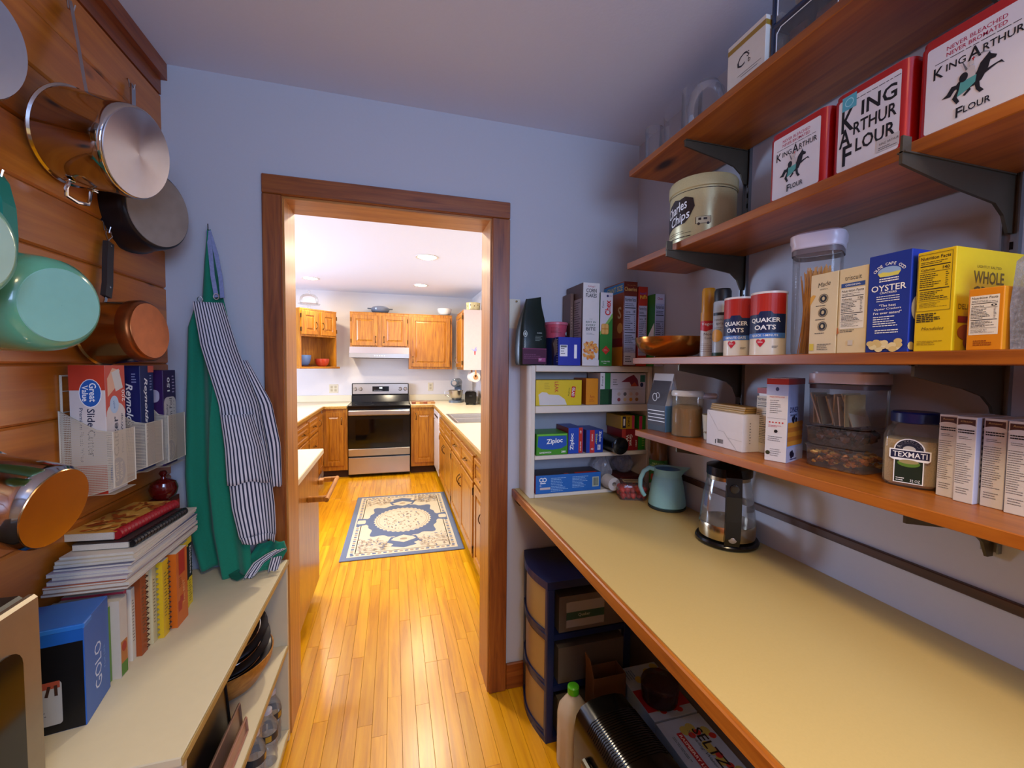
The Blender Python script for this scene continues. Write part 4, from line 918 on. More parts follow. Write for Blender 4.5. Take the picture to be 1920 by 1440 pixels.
p.bx(w, d, h); p.rect(0, .192, w, .014, ink('a83028')); p.rect(0, .172, w, .026, ink('a8b0cc')); p.ell(0, .174, .004, .005, ink('3a4060'), 8); p.text(0, .155, 'MADE WITH LOVE', RED, w=.032, h=.0035); p.lines(0, .132, .03, .034, 7, GR, 3, t=.25); p.rect(0, .104, .04, .0005, GR)
for i in range(5): p.ell(-.014+.007*i, .094, .0018, .0018, RED, 8)
p.lines(0, .085, .034, .006, 2, RED, 5, t=.3); p.ell(.0, .073, .004, .004, K, 12); p.lines(0, .055, .034, .014, 3, GR, 6, t=.25); p.lines(.004, .022, .03, .02, 4, GR, 7, t=.2); p.ell(-.016, .02, .005, .005, ink('3a3a20'), 12)
p.bx(w, d, h, 'r'); p.rect(0, .192, d, .014, ink('982820')); NV = ink('1a2058'); p.text(-.012, .125, 'DINER', NV, w=.05, h=.013, bold=.012); p.text(-.014, .112, 'PANCAKE', NV, w=.04, h=.005, bold=.01); p.rect(0, .017, d, .034, ink('a8a8c0'))
for i in range(5):
    p.poly([(-.048, -.006), (.04, -.007), (.044, .0), (.04, .007), (-.048, .006)], ink(('c8862c', 'b06a28')[i % 2]), 0, .045+i*.011)
for u, v in ((-.02, .103), (-.012, .106), (-.016, .098), (.0, .1), (-.026, .02), (-.018, .022), (-.022, .014), (-.012, .016)): p.ell(u, v, .006, .006, ink('14142a'), 10)
p.lines(0, .006, .06, .006, 1, NV, 4); p.done()
def tub(label, z0, h, w, d, lidm, fillm, kind, lid=True, y=-1.05, x=.932, name='clear_container'):
    t = thing(name, label, 'container', (x, y, z0), -82, 'stacked clear containers')
    g = G(clear('tub_plastic', 'e6e2dc', .07, .05))
    vs = []; n = 24
    for k, (s, z) in enumerate(((.93, .001), (.97, .006), (1, h-.004), (1.04, h-.003), (1.04, h))):
        vs += [(a*s, b*s+d/2, z) for a, b in rrect(w, d, .02, 5)]
    m = len(vs)//5; g.add(vs, [[j*m+i, j*m+(i+1) % m, (j+1)*m+(i+1) % m, (j+1)*m+i] for j in range(4) for i in range(m)]+[list(range(m))]+([] if not kind else []), smooth=True); g.build('tub', t)
    R = random.Random(int(h*1e4)); g = G(*fillm)
    if kind == 'tea':
        for i in range(11):
            a = R.uniform(-.35, .35); xx = -w*.4+i*w*.065; g.T = Matrix.Translation((xx, d*.45+R.uniform(-.01, .01), .005)) @ Matrix.Rotation(a, 4, 'Y') @ Matrix.Rotation(R.uniform(-.2, .2), 4, 'Z')
            g.box(-.0012, .0012, -.035, .035, 0, h*R.uniform(.62, .78), i % len(fillm))
        nm = 'tea_packet'
    elif kind == 'choc':
        for i in range(60):
            q = R.uniform(.008, .012); bm = bmesh.new(); bmesh.ops.create_icosphere(bm, subdivisions=1, radius=q); bmesh.ops.translate(bm, vec=(R.uniform(-w*.42, w*.42), R.uniform(.015, d-.015), .012+R.uniform(0, h*.55)), verts=bm.verts); g.bm(bm, i % len(fillm), True)
        nm = 'chocolates'
    else:
        for i in range(90):
            xx, yy, zz = R.uniform(-w*.42, w*.42), R.uniform(.014, d-.014), .008+R.uniform(0, h*.5); a = R.uniform(0, 6.3); cu = R.uniform(.005, .008)
            g.tube([(xx+cu*math.cos(a+b), yy+cu*math.sin(a+b), zz+R.uniform(-.002, .002)) for b in (0, .8, 1.6, 2.4)], [.002, .0042, .0042, .002], 5, m=i % len(fillm))
        nm = 'nuts'
    o = g.build(nm, t); o['kind'] = 'stuff'
    if lid:
        G(lidm).prism(rrect(w*1.05, d*1.05, .026, 5, 0, d/2), h+.0005, h+.022, 'z', smooth=True).prism(rrect(w*.95, d*.95, .022, 5, 0, d/2), h+.022, h+.026, 'z', smooth=True).build('lid', t)
        G(gloss('55505a', .4)).prism(rrect(w*1.01, d*1.01, .022, 5, 0, d/2), h-.012, h-.002, 'z', smooth=True).build('seal', t)
    return t
nm = [mat('nut_%d' % i, c, .5, var=.15) for i, c in enumerate(('c88a2c', 'a05a20', '8a4a1c', 'd8b060'))]
tub('clear clamshell of mixed nuts at the bottom of the container stack', SZ[3]+.0003, .05, .124, .11, None, nm, 'nuts', False)
cm = [mat('choc_%d' % i, c, .3, var=.15) for i, c in enumerate(('3a1a0c', '5a2c10', '28140a'))]
tub('clear clamshell of dark chocolates between the nuts and the white-lidded box', SZ[3]+.0508, .042, .124, .11, None, cm, 'choc', False)
tm = [paper(c) for c in ('c8bc98', 'a8a088', 'd4ccb8', '8a8468', 'b8a870')]
tub('white-lidded clear box of tea packets on top of the container stack', SZ[3]+.0933, .098, .121, .108, gloss('cdc4cc', .3), tm, 'tea')
t = thing('rice_jar', 'squarish clear jar of white rice with a dark blue lid', 'jar', (.974, -1.176, SZ[3]+.0003), -68)
G(mat('rice_grains', 'c9b48a', .8, var=.25, scale=500, bump=.8)).lathe([(0, .002), (.032, .002), (.038, .008), (.039, .075), (.038, .09), (0, .088)], 40, sq=5).build('rice', t)
G(clear('rice_jar_plastic', 'e8e2d8', .06, .05)).lathe([(0, .0003), (.036, .0003), (.041, .008), (.042, .095), (.037, .112), (.031, .118), (.031, .124)], 44, sq=5).build('jar_body', t)
G(gloss('16245e', .3)).lathe([(.033, .121), (.0358, .123), (.0358, .14), (.033, .143), (0, .143)], 40).build('jar_lid', t)
p = Pr(t, 'label').face((0, -.0423, 0), (1, 0, 0), (0, 0, 1)); DG = ink('16281c')
p.rect(0, .042, .042, .066, WH); p.rect(0, .042, .039, .063, DG); p.ell(0, .072, .022, .022, WH); p.ell(0, .072, .02, .02, ink('20283a')); p.arc(0, .072, .0155, 'RICESELECT', WH, .0055, PI*.9, PI*.1); p.ell(0, .074, .009, .006, ink('c8c4b8'))
p.poly([(-.028, -.01), (-.022, -.014), (.026, -.014), (.03, -.01), (.03, .007), (-.028, .007)], WH, 0, .066); p.rect(.001, .0635, .054, .0145, ink('1a2040')); p.text(.001, .0635, 'TEXMATI', WH, w=.048, h=.01, bold=.01)
p.ell(0, .047, .016, .007, ink('5a8030')); p.ell(0, .05, .014, .004, ink('a09060')); p.lines(-.008, .016, .018, .008, 2, WH, 3); p.text(.01, .015, '32 OZ', WH, w=.014, h=.005); p.done()
def pasta_box(label, y0, y1, x, lab2):
    t, p = SX('pasta_box', label, 'box', y0, y1, 3, x, .1, .146, 'd0cac4', {'r': 'b8b6c4'}, 'slim white pasta boxes'); w = abs(y1-y0)-.001
    p.bx(w, .1, .146); p.rect(0, .136, w*.86, .012, ink('4a2418')); p.ell(0, .1285, w*.5, .0045, ink('d8d4cc')); p.text(0, .138, lab2, ink('c8a060'), w=w*.6, h=.003, shear=.3)
    p.lines(0, .121, w*.8, .008, 2, K, 3, t=.5, left=False); p.lines(0, .11, w*.7, .006, 2, GR, 4, t=.3); p.lines(-.001, .066, w*.8, .07, 19, GR, int(-y0*1000), t=.25); p.lines(0, .02, w*.7, .012, 3, GR, 6, t=.25)
    p.bx(w, .1, .146, 'r'); p.lines(-.03, .08, .012, .11, 12, ink('38405a'), 7, t=.5); p.done()
for lab, a, b, x, l2 in (('slim white pasta carton next to the rice jar', -1.232, -1.2585, .938, 'Ronzoni'), ('slim white pasta carton standing slightly proud of the row', -1.261, -1.288, .928, 'Classic'), ('slim white pasta carton third from the rice jar', -1.2905, -1.319, .938, 'Ronzoni'), ('slim white pasta carton fourth from the rice jar', -1.3225, -1.351, .93, 'Ronzoni'), ('slim white pasta carton farthest from the rice jar', -1.354, -1.382, .935, 'Classic')): pasta_box(lab, a, b, x, l2)
# ================================================================ white shelf unit on the counter
UY = -.153
t = thing('shelf_unit', 'small white painted shelf unit standing on the counter against the door wall', 'shelf unit', (0, 0, CH+.0003))
U0, U1, UT = .53, 1.088, 1.4425-CH-.0003
for x in (U0, U1-.019): G(m_white).cbox(x, x+.019, UY, -.002, 0, UT-.0005, c=.002).build('side_panel', t)
for nm, z0, z1 in (('bottom_board', 0, .0145), ('shelf', .157, .173), ('shelf', .347, .376), ('top_board', .515, UT)): G(m_white).cbox(U0+.0195, U1-.0195, UY-.002, -.002, z0, z1, c=.002).build(nm, t)
G(mat('unit_back', 'a9a7ac', .6)).box(U0+.0195, U1-.0195, -.008, -.0021, .015, .51).build('back_panel', t)
ZT, ZA, ZB, ZC = 1.4428, CH+.3766, CH+.1736, CH+.0151
def UB(name, label, cat, x0, x1, y, z, d, h, col, fm=None, group=None, rz=0):
    return carton(name, label, cat, ((x0+x1)/2, y, z), rz, x1-x0, d, h, col, fm, group)
# --- coffee pouch, tub, blue box
t = thing('coffee_pouch', 'black and purple coffee pouch with rolled top at the end of the shelf unit', 'bag', (.552, -.135, ZT+.0003), 6)
g = G(mat('pouch_black', '14211c', .35, var=.15, scale=25, bump=.3)); n = 14
sec = [(.0, .056, .032), (.01, .06, .036), (.07, .062, .04), (.14, .06, .036), (.19, .052, .024), (.235, .04, .012), (.262, .034, .007), (.275, .033, .006)]
vs = []
for k, (z, a, b) in enumerate(sec):
    for x, y in rrect(2*a, 2*b, min(a, b)*.6, 3): vs.append((x-.004+(.012*(z/.275)**2), .04+y, z+(.006*math.sin(x*60) if k == len(sec)-1 else 0)))
m_ = len(vs)//len(sec)
g.add(vs, [[j*m_+i, j*m_+(i+1) % m_, (j+1)*m_+(i+1) % m_, (j+1)*m_+i] for j in range(len(sec)-1) for i in range(m_)]+[list(range(m_)), [(len(sec)-1)*m_+i for i in range(m_)]], smooth=True); g.build('pouch_body', t)
p = Pr(t).face((0, -.0012, 0), (1, 0, 0), (0, 0, 1)); PU = ink('4a1a38')
p.rect(-.003, .035, .106, .062, PU); p.rect(-.003, .066, .106, .004, ink('7a3058')); p.lines(-.01, .035, .08, .022, 3, ink('6a3858'), 4, t=.6); p.rect(.03, .022, .032, .016, ink('a04878')); p.lines(.026, .023, .02, .008, 2, WH, 3)
p.ring(-.045, .125, .009, .013, .003, ink('b8c4bc')); p.ell(-.045, .125, .004, .006, ink('b8c4bc'), 10); p.text(.018, .13, 'DARK', ink('b8c4bc'), w=.022, h=.005); p.lines(.016, .108, .034, .022, 5, ink('8a9890'), 6, t=.3); p.text(-.046, .085, 'FRENCH', ink('b8c4bc'), w=.03, h=.008, rot=PI/2); p.done()
t = thing('navy_tin', 'plain navy blue tin under the pink tub', 'tin', (.668, -.06, ZT+.0003)); G(gloss('141c3c', .3)).lathe([(0, 0), (.043, 0), (.044, .003), (.044, .108), (.0455, .109), (.0455, .115), (0, .115)], 32).build('tin_body', t)
t = thing('pink_tub', 'pink plastic ice cream tub stacked on the navy tin', 'tub', (.668, -.06, ZT+.1157), 10)
G(gloss('c04a5e', .35)).lathe([(0, 0), (.042, 0), (.05, .056)], 36).build('tub_body', t)
G(gloss('c8687a', .35)).lathe([(.0502, .054), (.053, .055), (.053, .064), (.051, .066), (0, .066)], 36).build('tub_lid', t)
p = Pr(t).can(.0475); p.lines(-.02, .034, .05, .03, 6, ink('8a2438'), 3, t=.4); p.rect(.03, .018, .009, .012, WH); p.rect(.042, .02, .008, .02, WH); p.bars(.042, .02, .007, .018, K); p.done()
t, p = UB('blue_carton', 'bright blue carton with two white tabs and a torn flap', 'box', .640, .7385, -.165, ZT+.0003, .052, .115, '1c2c9c'); w, d, h = .0985, .052, .115
p.bx(w, d, h); p.rect(-.026, .06, .033, .046, WH); p.lines(-.026, .058, .024, .03, 3, K, 3, t=.3); p.rect(-.026, .077, .026, .008, GR); p.rect(.026, .057, .012, .056, WH)
p.bx(w, d, h, 'l'); p.lines(.015, .06, .012, .1, 10, WH, 5, t=.3); p.done()
g = G(mat('torn_silver', 'a8a4a6', .4, .3)); g.add([(-.0485, .006, .1), (-.0505, .03, .112), (-.053, .05, .09), (-.051, .04, .06), (-.0525, .03, .035), (-.05, .018, .052), (-.049, .008, .05)], [[0, 1, 2, 3, 4, 5, 6]]); g.build('torn_flap', t)
GC = 'cereal boxes on the white shelf unit'
t, p = UB('cereal_box', 'white corn flakes carton with a picture of orange flakes', 'cereal box', .740, .814, -.175, ZT+.0003, .17, .337, 'd8d2cc', {'l': '5a4238', 't': '6a5a50'}, GC); w, d, h = .074, .17, .337
p.bx(w, d, h); p.text(0, .322, "Kellogg's", ink('b02040'), w=.034, h=.009, shear=.35); p.text(0, .3055, 'CORN', K, w=.046, h=.016, bold=.015); p.text(0, .286, 'FLAKES', K, w=.048, h=.016, bold=.015)
for i, (s_, ww_) in enumerate((('OUR', .014), ('BEST IN', .044), ('EVERY', .042), ('BITE', .042))): p.text(0, (.19, .178, .1655, .15)[i], s_, ink('2c5a3a') if i < 3 else K, w=ww_, h=(.003, .007, .008, .013)[i], bold=.008)
p.lines(0, .13, .04, .008, 2, GR, 4, t=.3)
R = random.Random(6)
for i in range(46): p.ell(R.uniform(-.03, .03), R.uniform(.03, .095), R.uniform(.006, .011), R.uniform(.004, .008), ink(R.choice(('d8761c', 'e0953a', 'c25c14', 'e8ac5a'))), 7, rot=R.uniform(0, 3))
p.rect(0, .012, w, .024, ink('d8d2cc')); p.bx(w, d, h, 'l'); p.rect(.035, .16, .075, .23, ink('a8a2a8')); p.lines(.035, .16, .065, .21, 22, ink('4a4450'), 5, t=.35); p.done()
t, p = UB('brown_carton', 'flat brown cardboard box tucked behind the corn flakes', 'box', .7225, .737, -.09, ZT+.0003, .08, .305, '6a4a38', group=None); p.bx(.0145, .08, .305); p.lines(0, .2, .008, .1, 8, ink('a08068'), 3); p.done()
t, p = UB('cereal_box', 'slim green and white corn squares cereal carton', 'cereal box', .820, .877, -.172, ZT+.0003, .165, .302, 'd2cccc', {'l': '2a6a2c'}, GC); w, d, h = .057, .165, .302
GN = ink('2c7a28'); p.bx(w, d, h); p.poly([(-.0285, 0), (.0285, 0), (.0285, .22), (-.0285, .14)], GN); p.poly([(-.0285, .14), (.0285, .22), (.0285, .2), (-.0285, .125)], ink('7cb050')); p.text(.006, .24, 'Chex', RED, w=.062, h=.026, rot=PI/2, bold=.025); p.text(-.017, .252, 'Corn', K, w=.028, h=.009, rot=PI/2); p.ell(.004, .288, .005, .005, ink('2a3060')); p.lines(.018, .288, .014, .006, 2, ink('5a6090'), 2)
p.rr(-.006, .152, .034, .044, ink('c8842c'), .008)
for a in (-.014, .002):
    for b in (.142, .164): p.rr(a, b, .013, .018, ink('dca858'), .003)
p.rect(0, .065, .026, .026, ink('c02c1c'), PI/4); p.lines(0, .065, .02, .008, 2, ink('e8b0a0'), 4); p.text(0, .018, 'GLUTEN FREE', WH, w=.04, h=.005); p.lines(0, .01, .02, .003, 1, WH, 3); p.done()
t, p = UB('cereal_box', 'giant brown cheery oat rings carton with a nutrition panel', 'cereal box', .925, .990, -.175, ZT+.0003, .17, .353, '6a2412', {'l': '9a4a14'}, GC); w, d, h = .065, .17, .353
p.bx(w, d, h); p.text(0, .322, 'Cheerios', ink('d8b060'), w=.058, h=.017, bold=.012); p.text(.004, .338, 'Honey Nut', ink('c88a40'), w=.04, h=.005); p.nutrition(0, .17, .056, .245, ink('a8a8b8'), K, '140', 12); p.rect(0, .03, .056, .05, ink('c8c4c8')); p.lines(0, .03, .04, .03, 3, K, 3)
p.bx(w, d, h, 'l'); p.rect(0, .328, d, .04, ink('3a88c0')); p.text(.01, .328, 'GIANT SIZE', ink('e8d86a'), w=.13, h=.022, bold=.015); p.text(.055, .225, 'S', ink('d8c090'), h=.05, bold=.02); p.ell(.06, .16, .022, .022, ink('d8a050')); p.rect(0, .1, d, .035, ink('7a1c10')); p.rect(0, .04, d, .08, ink('c8841c')); p.done()
t, p = UB('cereal_box', 'red orange peanut cereal carton between two taller boxes', 'cereal box', .994, 1.038, -.178, ZT+.0003, .172, .335, 'b02a14', {'l': 'a02410'}, GC); w, d, h = .044, .172, .335
p.bx(w, d, h); p.text(.001, .292, 'Puffs', ink('e0b030'), w=.032, h=.016, bold=.015, rot=.15); p.text(.0, .307, 'Peanut', ink('5a4a9a'), w=.03, h=.01, bold=.01, rot=.15); p.nutrition(0, .15, .038, .21, ink('b0a8b8'), K, '140', 14); p.done()
t, p = UB('cereal_box', 'green-sided white corn squares carton against the right wall', 'cereal box', 1.043, 1.088, -.225, ZT+.0003, .21, .30, 'c0bccc', {'l': '2a7a30'}, GC); w, d, h = .045, .21, .30
p.bx(w, d, h); p.text(0, .281, 'Chex', ink('a02030'), w=.026, h=.01, bold=.015); p.nutrition(0, .14, .041, .24, ink('a4aac4'), K, '', 15); p.bx(w, d, h, 'l'); p.poly([(.1, .08), (.06, .13), (.1, .18)], WH); p.done()
# --- boxes in the upper bay
GU = 'boxes in the shelf unit'
t, p = UB('trash_bag_box', 'yellow kitchen bag carton showing a white bag', 'box', .555, .757, -.142, ZA+.0003, .12, .104, 'd8bc10', group=GU); w, d, h = .202, .12, .104
p.bx(w, d, h); p.poly([(-.085, .002), (-.09, .045), (-.075, .055), (-.055, .053), (-.045, .045), (0, .042), (.025, .025), (.035, .002)], ink('d0ccc4')); p.text(-.012, .075, 'LEAK', ink('c04018'), w=.045, h=.016, rot=-PI/2, bold=.012); p.text(.063, .055, 'GLAD', WH, w=.04, h=.012, rot=-PI/2-.1, bold=.02)
p.k -= 1; p.rr(.063, .055, .018, .046, RED, .004, -.1); p.text(.063, .055, 'GLAD', WH, w=.036, h=.011, rot=-PI/2-.1, bold=.02); p.text(.044, .055, 'ForceFlex', K, w=.034, h=.006, rot=-PI/2-.1); p.lines(-.05, .08, .03, .03, 4, ink('8a6a10'), 3, t=.2); p.done()
t, p = UB('orange_carton', 'plain orange carton with faint red lettering in the shelf unit', 'box', .778, .834, -.14, ZA+.0003, .12, .111, 'd88810', {'l': 'b8640c'}, GU); p.bx(.056, .12, .111); p.text(0, .035, 'Arm', ink('b04a10'), w=.022, h=.014); p.lines(0, .018, .025, .014, 3, ink('b04a10'), 4, t=.3); p.done()
for lab, z, h, kd in (('white and green gloves carton with eight small pictures, lying under another', ZA+.0003, .065, 0), ('white and green carton with a dark red picture, lying on another', ZA+.0658, .069, 1)):
    t, p = UB('green_carton', lab, 'box', .842, 1.062, -.142, z, .12, h, 'c4c0c8', group=GU); w = .22; p.bx(w, .12, h)
    if kd == 0:
        p.rect(-.09, h/2, .04, h, ink('1c4a28')); p.rect(-.062, h/2, .016, h, ink('0e3018'))
        for i in range(4):
            for j in range(2): p.ell(-.02+i*.029, .02+j*.024, .008, .008, ink(('8a4048', 'c8b088', 'c88a30', '9a6a40', 'b8a8a0', '5a5a60', 'c8b0a0', 'b09090')[i+4*j]), 12)
    else:
        p.rect(-.1, h/2, .02, h, ink('d8d8d8')); p.text(-.1, h/2, 'Food', K, w=.04, h=.008, rot=PI/2); p.rect(-.075, h/2, .026, h, ink('2a7a40')); p.poly([(-.01, .03), (.02, .05), (.05, .062), (.07, .04), (.075, .012), (.04, .012), (.03, .03)], ink('7a2438')); p.poly([(.035, .012), (.07, .012), (.055, .03)], ink('b84828')); p.rect(.094, .045, .024, .03, ink('2a6a58')); p.ell(.09, .018, .008, .01, ink('202850')); p.lines(-.035, .03, .03, .03, 3, GR, 3)
    p.done()
# --- middle bay
t, p = UB('sandwich_bags', 'green and blue sandwich bag carton lettered in white', 'box', .557, .694, -.15, ZB+.0003, .13, .088, '3a8a1c', group=GU); w, h = .137, .088
p.bx(w, .13, h); p.poly([(-.06, .078), (.062, .078), (.064, .038), (.04, .026), (0, .022), (-.045, .026), (-.064, .036)], ink('1a50a8')); p.rect(.0, .083, .13, .006, ink('6ab43a')); p.text(.01, .055, 'Ziploc', WH, w=.072, h=.026, rot=.08, bold=.02, shear=.1); p.text(-.03, .011, 'SANDWICH', WH, w=.05, h=.007, bold=.01); p.text(.05, .012, '280', WH, w=.02, h=.008, bold=.02); p.done()
t, p = UB('freezer_bags', 'blue and red zipper bag carton standing on end', 'box', .699, .766, -.145, ZB+.0003, .13, .108, '1a44a8', {'l': '8a2420'}, GU); w, h = .067, .108
p.bx(w, .13, h); p.rect(.022, .055, .018, .107, ink('b82c1c')); p.text(-.016, .05, 'Ziploc', WH, w=.07, h=.02, rot=PI/2, bold=.02); p.text(.022, .03, 'DOUBLE ZIPPER', WH, w=.04, h=.005, rot=PI/2); p.text(.022, .09, '19', WH, w=.01, h=.008, rot=PI/2); p.done()
t, p = UB('slider_bags', 'blue slider bag carton with a red stripe beside the black roll', 'box', .780, .858, -.147, ZB+.0003, .13, .097, '1c3c9a', {'l': '4a3a7a'}, GU); w, h = .078, .097
p.bx(w, .13, h); p.rect(-.012, .048, .022, .097, ink('b82c2c')); p.text(-.012, .064, 'STORAGE', WH, w=.03, h=.006, rot=-PI/2, bold=.01); p.text(-.012, .016, '42', WH, w=.012, h=.008); p.text(.024, .068, 'Ziploc', WH, w=.045, h=.013, rot=-PI/2, bold=.02); p.text(.008, .058, 'Slider', ink('d8d040'), w=.045, h=.009, rot=-PI/2, bold=.01); p.rect(.02, .022, .014, .022, ink('d0d0e0')); p.lines(.02, .022, .01, .016, 4, K, 3); p.done()
t = thing('black_tube', 'black plastic tube lying on its side, sticking out of the shelf unit', 'tube', (.905, -.215, ZB+.0365), 0, None)
G(gloss('0c0c0e', .2)).lathe([(0, 0), (.03, 0), (.036, .004), (.036, .02), (.0345, .022), (.0345, .19), (.03, .195), (0, .195)], 32, axis='y').build('tube_body', t)
t, p = UB('snack_box', 'red snack wrap carton lying under the yellow snack bag carton', 'box', .95, 1.03, -.142, ZB+.0003, .13, .094, '8a1c24', group=GU); p.bx(.08, .13, .094); p.rect(-.03, .047, .018, .094, ink('c04038')); p.text(.005, .045, 'Great', WH, w=.05, h=.014, rot=-PI/2, bold=.01); p.text(-.012, .045, 'Value', WH, w=.05, h=.014, rot=-PI/2, bold=.02); p.text(.03, .03, 'JUMBO', WH, w=.03, h=.008, rot=-PI/2); p.done()
t, p = UB('snack_bags', 'yellow snack bag carton lying on the red carton', 'box', .945, 1.012, -.142, ZB+.0948, .13, .058, 'b8941c', group=GU); p.bx(.067, .13, .058); p.rect(-.018, .03, .016, .05, ink('1c1c40')); p.rect(-.018, .03, .008, .03, WH); p.text(.004, .03, 'SNACK', K, w=.044, h=.012, rot=-PI/2, bold=.02); p.rect(.026, .03, .012, .056, ink('c03858')); p.done()
t, p = UB('green_pink_carton', 'narrow green and pink carton against the side of the shelf unit', 'box', 1.034, 1.066, -.142, ZB+.0003, .13, .15, '2c8a24', group=GU); p.bx(.032, .13, .15); p.rect(-.008, .12, .015, .058, ink('d03868')); p.lines(.006, .04, .012, .05, 5, ink('a8d060'), 4); p.done()
# --- bottom bay
t, p = UB('foil_box', 'long blue wrap carton with a barcode in the bottom bay', 'box', .555, .848, -.152, ZC+.0003, .1, .076, '1c62b0', {'t': '2a2a3a', 'l': 'a83020'}, GU); w, h = .293, .076
p.bx(w, .1, h); LBL = ink('9ac0e0'); p.ring(-.122, .057, .009, .009, .003, WH); p.ring(-.108, .057, .009, .009, .003, WH); p.rect(-.115, .043, .024, .003, WH); p.text(-.125, .034, 'C', WH, h=.008); p.rect(-.105, .021, .045, .009, ink('c8b8b4')); p.lines(-.04, .035, .08, .06, 9, LBL, 5, t=.3); p.lines(.055, .04, .08, .05, 8, LBL, 6, t=.3); p.rect(.122, .036, .03, .042, ink('b0b8a0')); p.bars(.122, .036, .024, .034, K)
p.bx(w, .1, h, 't'); p.rect(.08, -.04, .1, .018, ink('b83020')); p.rect(-.01, -.042, .02, .01, ink('c06060')); p.done()
t = thing('paper_roll', 'small white paper roll lying in front of the plastic bag', 'paper roll', (.888, -.195, ZC+.019), 0)
G(mat('white_paper', 'c9c6c2', .9, bump=.4)).lathe([(.009, 0), (.027, .0), (.0275, .02), (.03, .06), (.009, .06), (.009, 0)], 24, axis='y', c=(0, 0, .0125)).build('rolled_paper', t)
t = thing('plastic_bag', 'crumpled clear plastic bag stuffed into the bottom bay', 'bag', (.895, -.065, ZC+.0003), 0)
def crumple(g, a, b, h, seed, amp=.25):
    R = random.Random(seed); n, k = 22, 12; ph = [[R.uniform(0, 6.3) for _ in range(3)] for _ in range(4)]; vs = []
    for j in range(k+1):
        th = PI*j/k
        for i in range(n):
            an = 2*PI*i/n; q = 1+amp*(.5*math.sin(3*an+2*th+ph[0][0])+.4*math.sin(5*an-3*th+ph[1][0])+.35*math.sin(7*an+5*th+ph[2][0]))*math.sin(th)
            vs.append((a*q*math.sin(th)*math.cos(an), b*q*math.sin(th)*math.sin(an), h/2-h/2*math.cos(th)))
    g.add(vs, [[j*n+i, j*n+(i+1) % n, (j+1)*n+(i+1) % n, (j+1)*n+i] for j in range(k) for i in range(n)], smooth=False); return g
crumple(G(clear('crinkled_film', 'dcdce4', .22, .15)), .04, .042, .13, 3).build('crumpled_film', t)
t = thing('plastic_bag', 'clear plastic bag with a blue print beside the crumpled bag', 'bag', (1.0, -.075, ZC+.0455), 0); crumple(G(clear('crinkled_film_dark', 'a8a8bc', .25, .15)), .042, .045, .085, 9).build('crumpled_film', t)
# ================================================================ on the counter
t = thing('strawberry_box', 'clear clamshell of red strawberries on the counter', 'fruit box', (.945, -.235, CH+.0003), -18)
g = G(*[mat('berry_%d' % i, c, .35, var=.2, scale=120) for i, c in enumerate(('b01c18', 'c83020', '981410'))]); R = random.Random(12); k = 0
for ix in range(5):
    for iy in range(4):
        for iz in range(2):
            bm = bmesh.new(); bmesh.ops.create_icosphere(bm, subdivisions=2, radius=.0125)
            for v in bm.verts: v.co.z *= 1.2; s_ = 1-.35*max(0, -v.co.z/.015); v.co.x *= s_; v.co.y *= s_
            bmesh.ops.rotate(bm, matrix=Matrix.Rotation(R.uniform(-1.4, 1.4), 3, 'X') @ Matrix.Rotation(R.uniform(0, 6), 3, 'Z'), verts=bm.verts)
            bmesh.ops.translate(bm, vec=(-.042+ix*.021+R.uniform(-.003, .003), -.032+iy*.0215+R.uniform(-.003, .003), .016+iz*.022), verts=bm.verts); g.bm(bm, k % 3, True); k += 1
o = g.build('strawberries', t); o['kind'] = 'stuff'
g = G(clear('clamshell_film', 'f0eceb', .06, .05))
vs = []
for s_, z in ((.92, .0005), (1, .045), (1.05, .046), (1.05, .05), (.95, .064), (.8, .066)): vs += [(a*s_, b*s_, z) for a, b in rrect(.118, .1, .018, 4)]
m_ = len(vs)//6; g.add(vs, [[j*m_+i, j*m_+(i+1) % m_, (j+1)*m_+(i+1) % m_, (j+1)*m_+i] for j in range(5) for i in range(m_)]+[list(range(m_)), [5*m_+i for i in range(m_)]], smooth=True); g.build('clamshell', t)
p = Pr(t, 'label').face((0, 0, .0662), (1, 0, 0), (0, 1, 0)); p.rr(0, .005, .07, .045, ink('b8a27a'), .006); p.rect(0, .005, .06, .012, ink('4a2c20')); p.lines(0, -.008, .05, .012, 3, ink('5a4030'), 3); p.done()
t = thing('cookie_tray', 'dark red foil tray tucked beside the strawberries', 'tray', (1.0, -.08, ZC+.0003), 0); G(mat('foil_red', '4a1410', .4)).cbox(-.055, .062, -.07, .065, 0, .044, c=.008).build('tray_body', t)
t = thing('sauce_jar', 'tall amber jar with a green label behind the mint pitcher', 'jar', (1.052, -.262, CH+.0003), -40)
G(mat('amber_sauce', '6a4212', .25, var=.25, scale=18, coat=.5)).lathe([(0, 0), (.034, 0), (.036, .006), (.036, .16), (.035, .235), (.03, .245), (.03, .25), (0, .25)], 32).build('jar_body', t)
p = Pr(t, 'label').can(.0362); p.rect(0, .085, .19, .15, ink('3a7a28')); p.text(0, .145, 'ORGANIC', ink('c8d890'), w=.05, h=.009); p.rect(0, .137, .19, .003, ink('a8c070')); p.ell(.005, .1, .016, .022, ink('d8d4c4')); p.ell(-.02, .09, .01, .014, ink('b84828')); p.ell(.012, .06, .018, .014, ink('c8622c')); p.ell(-.03, .05, .012, .014, ink('d8d0b8')); p.done()
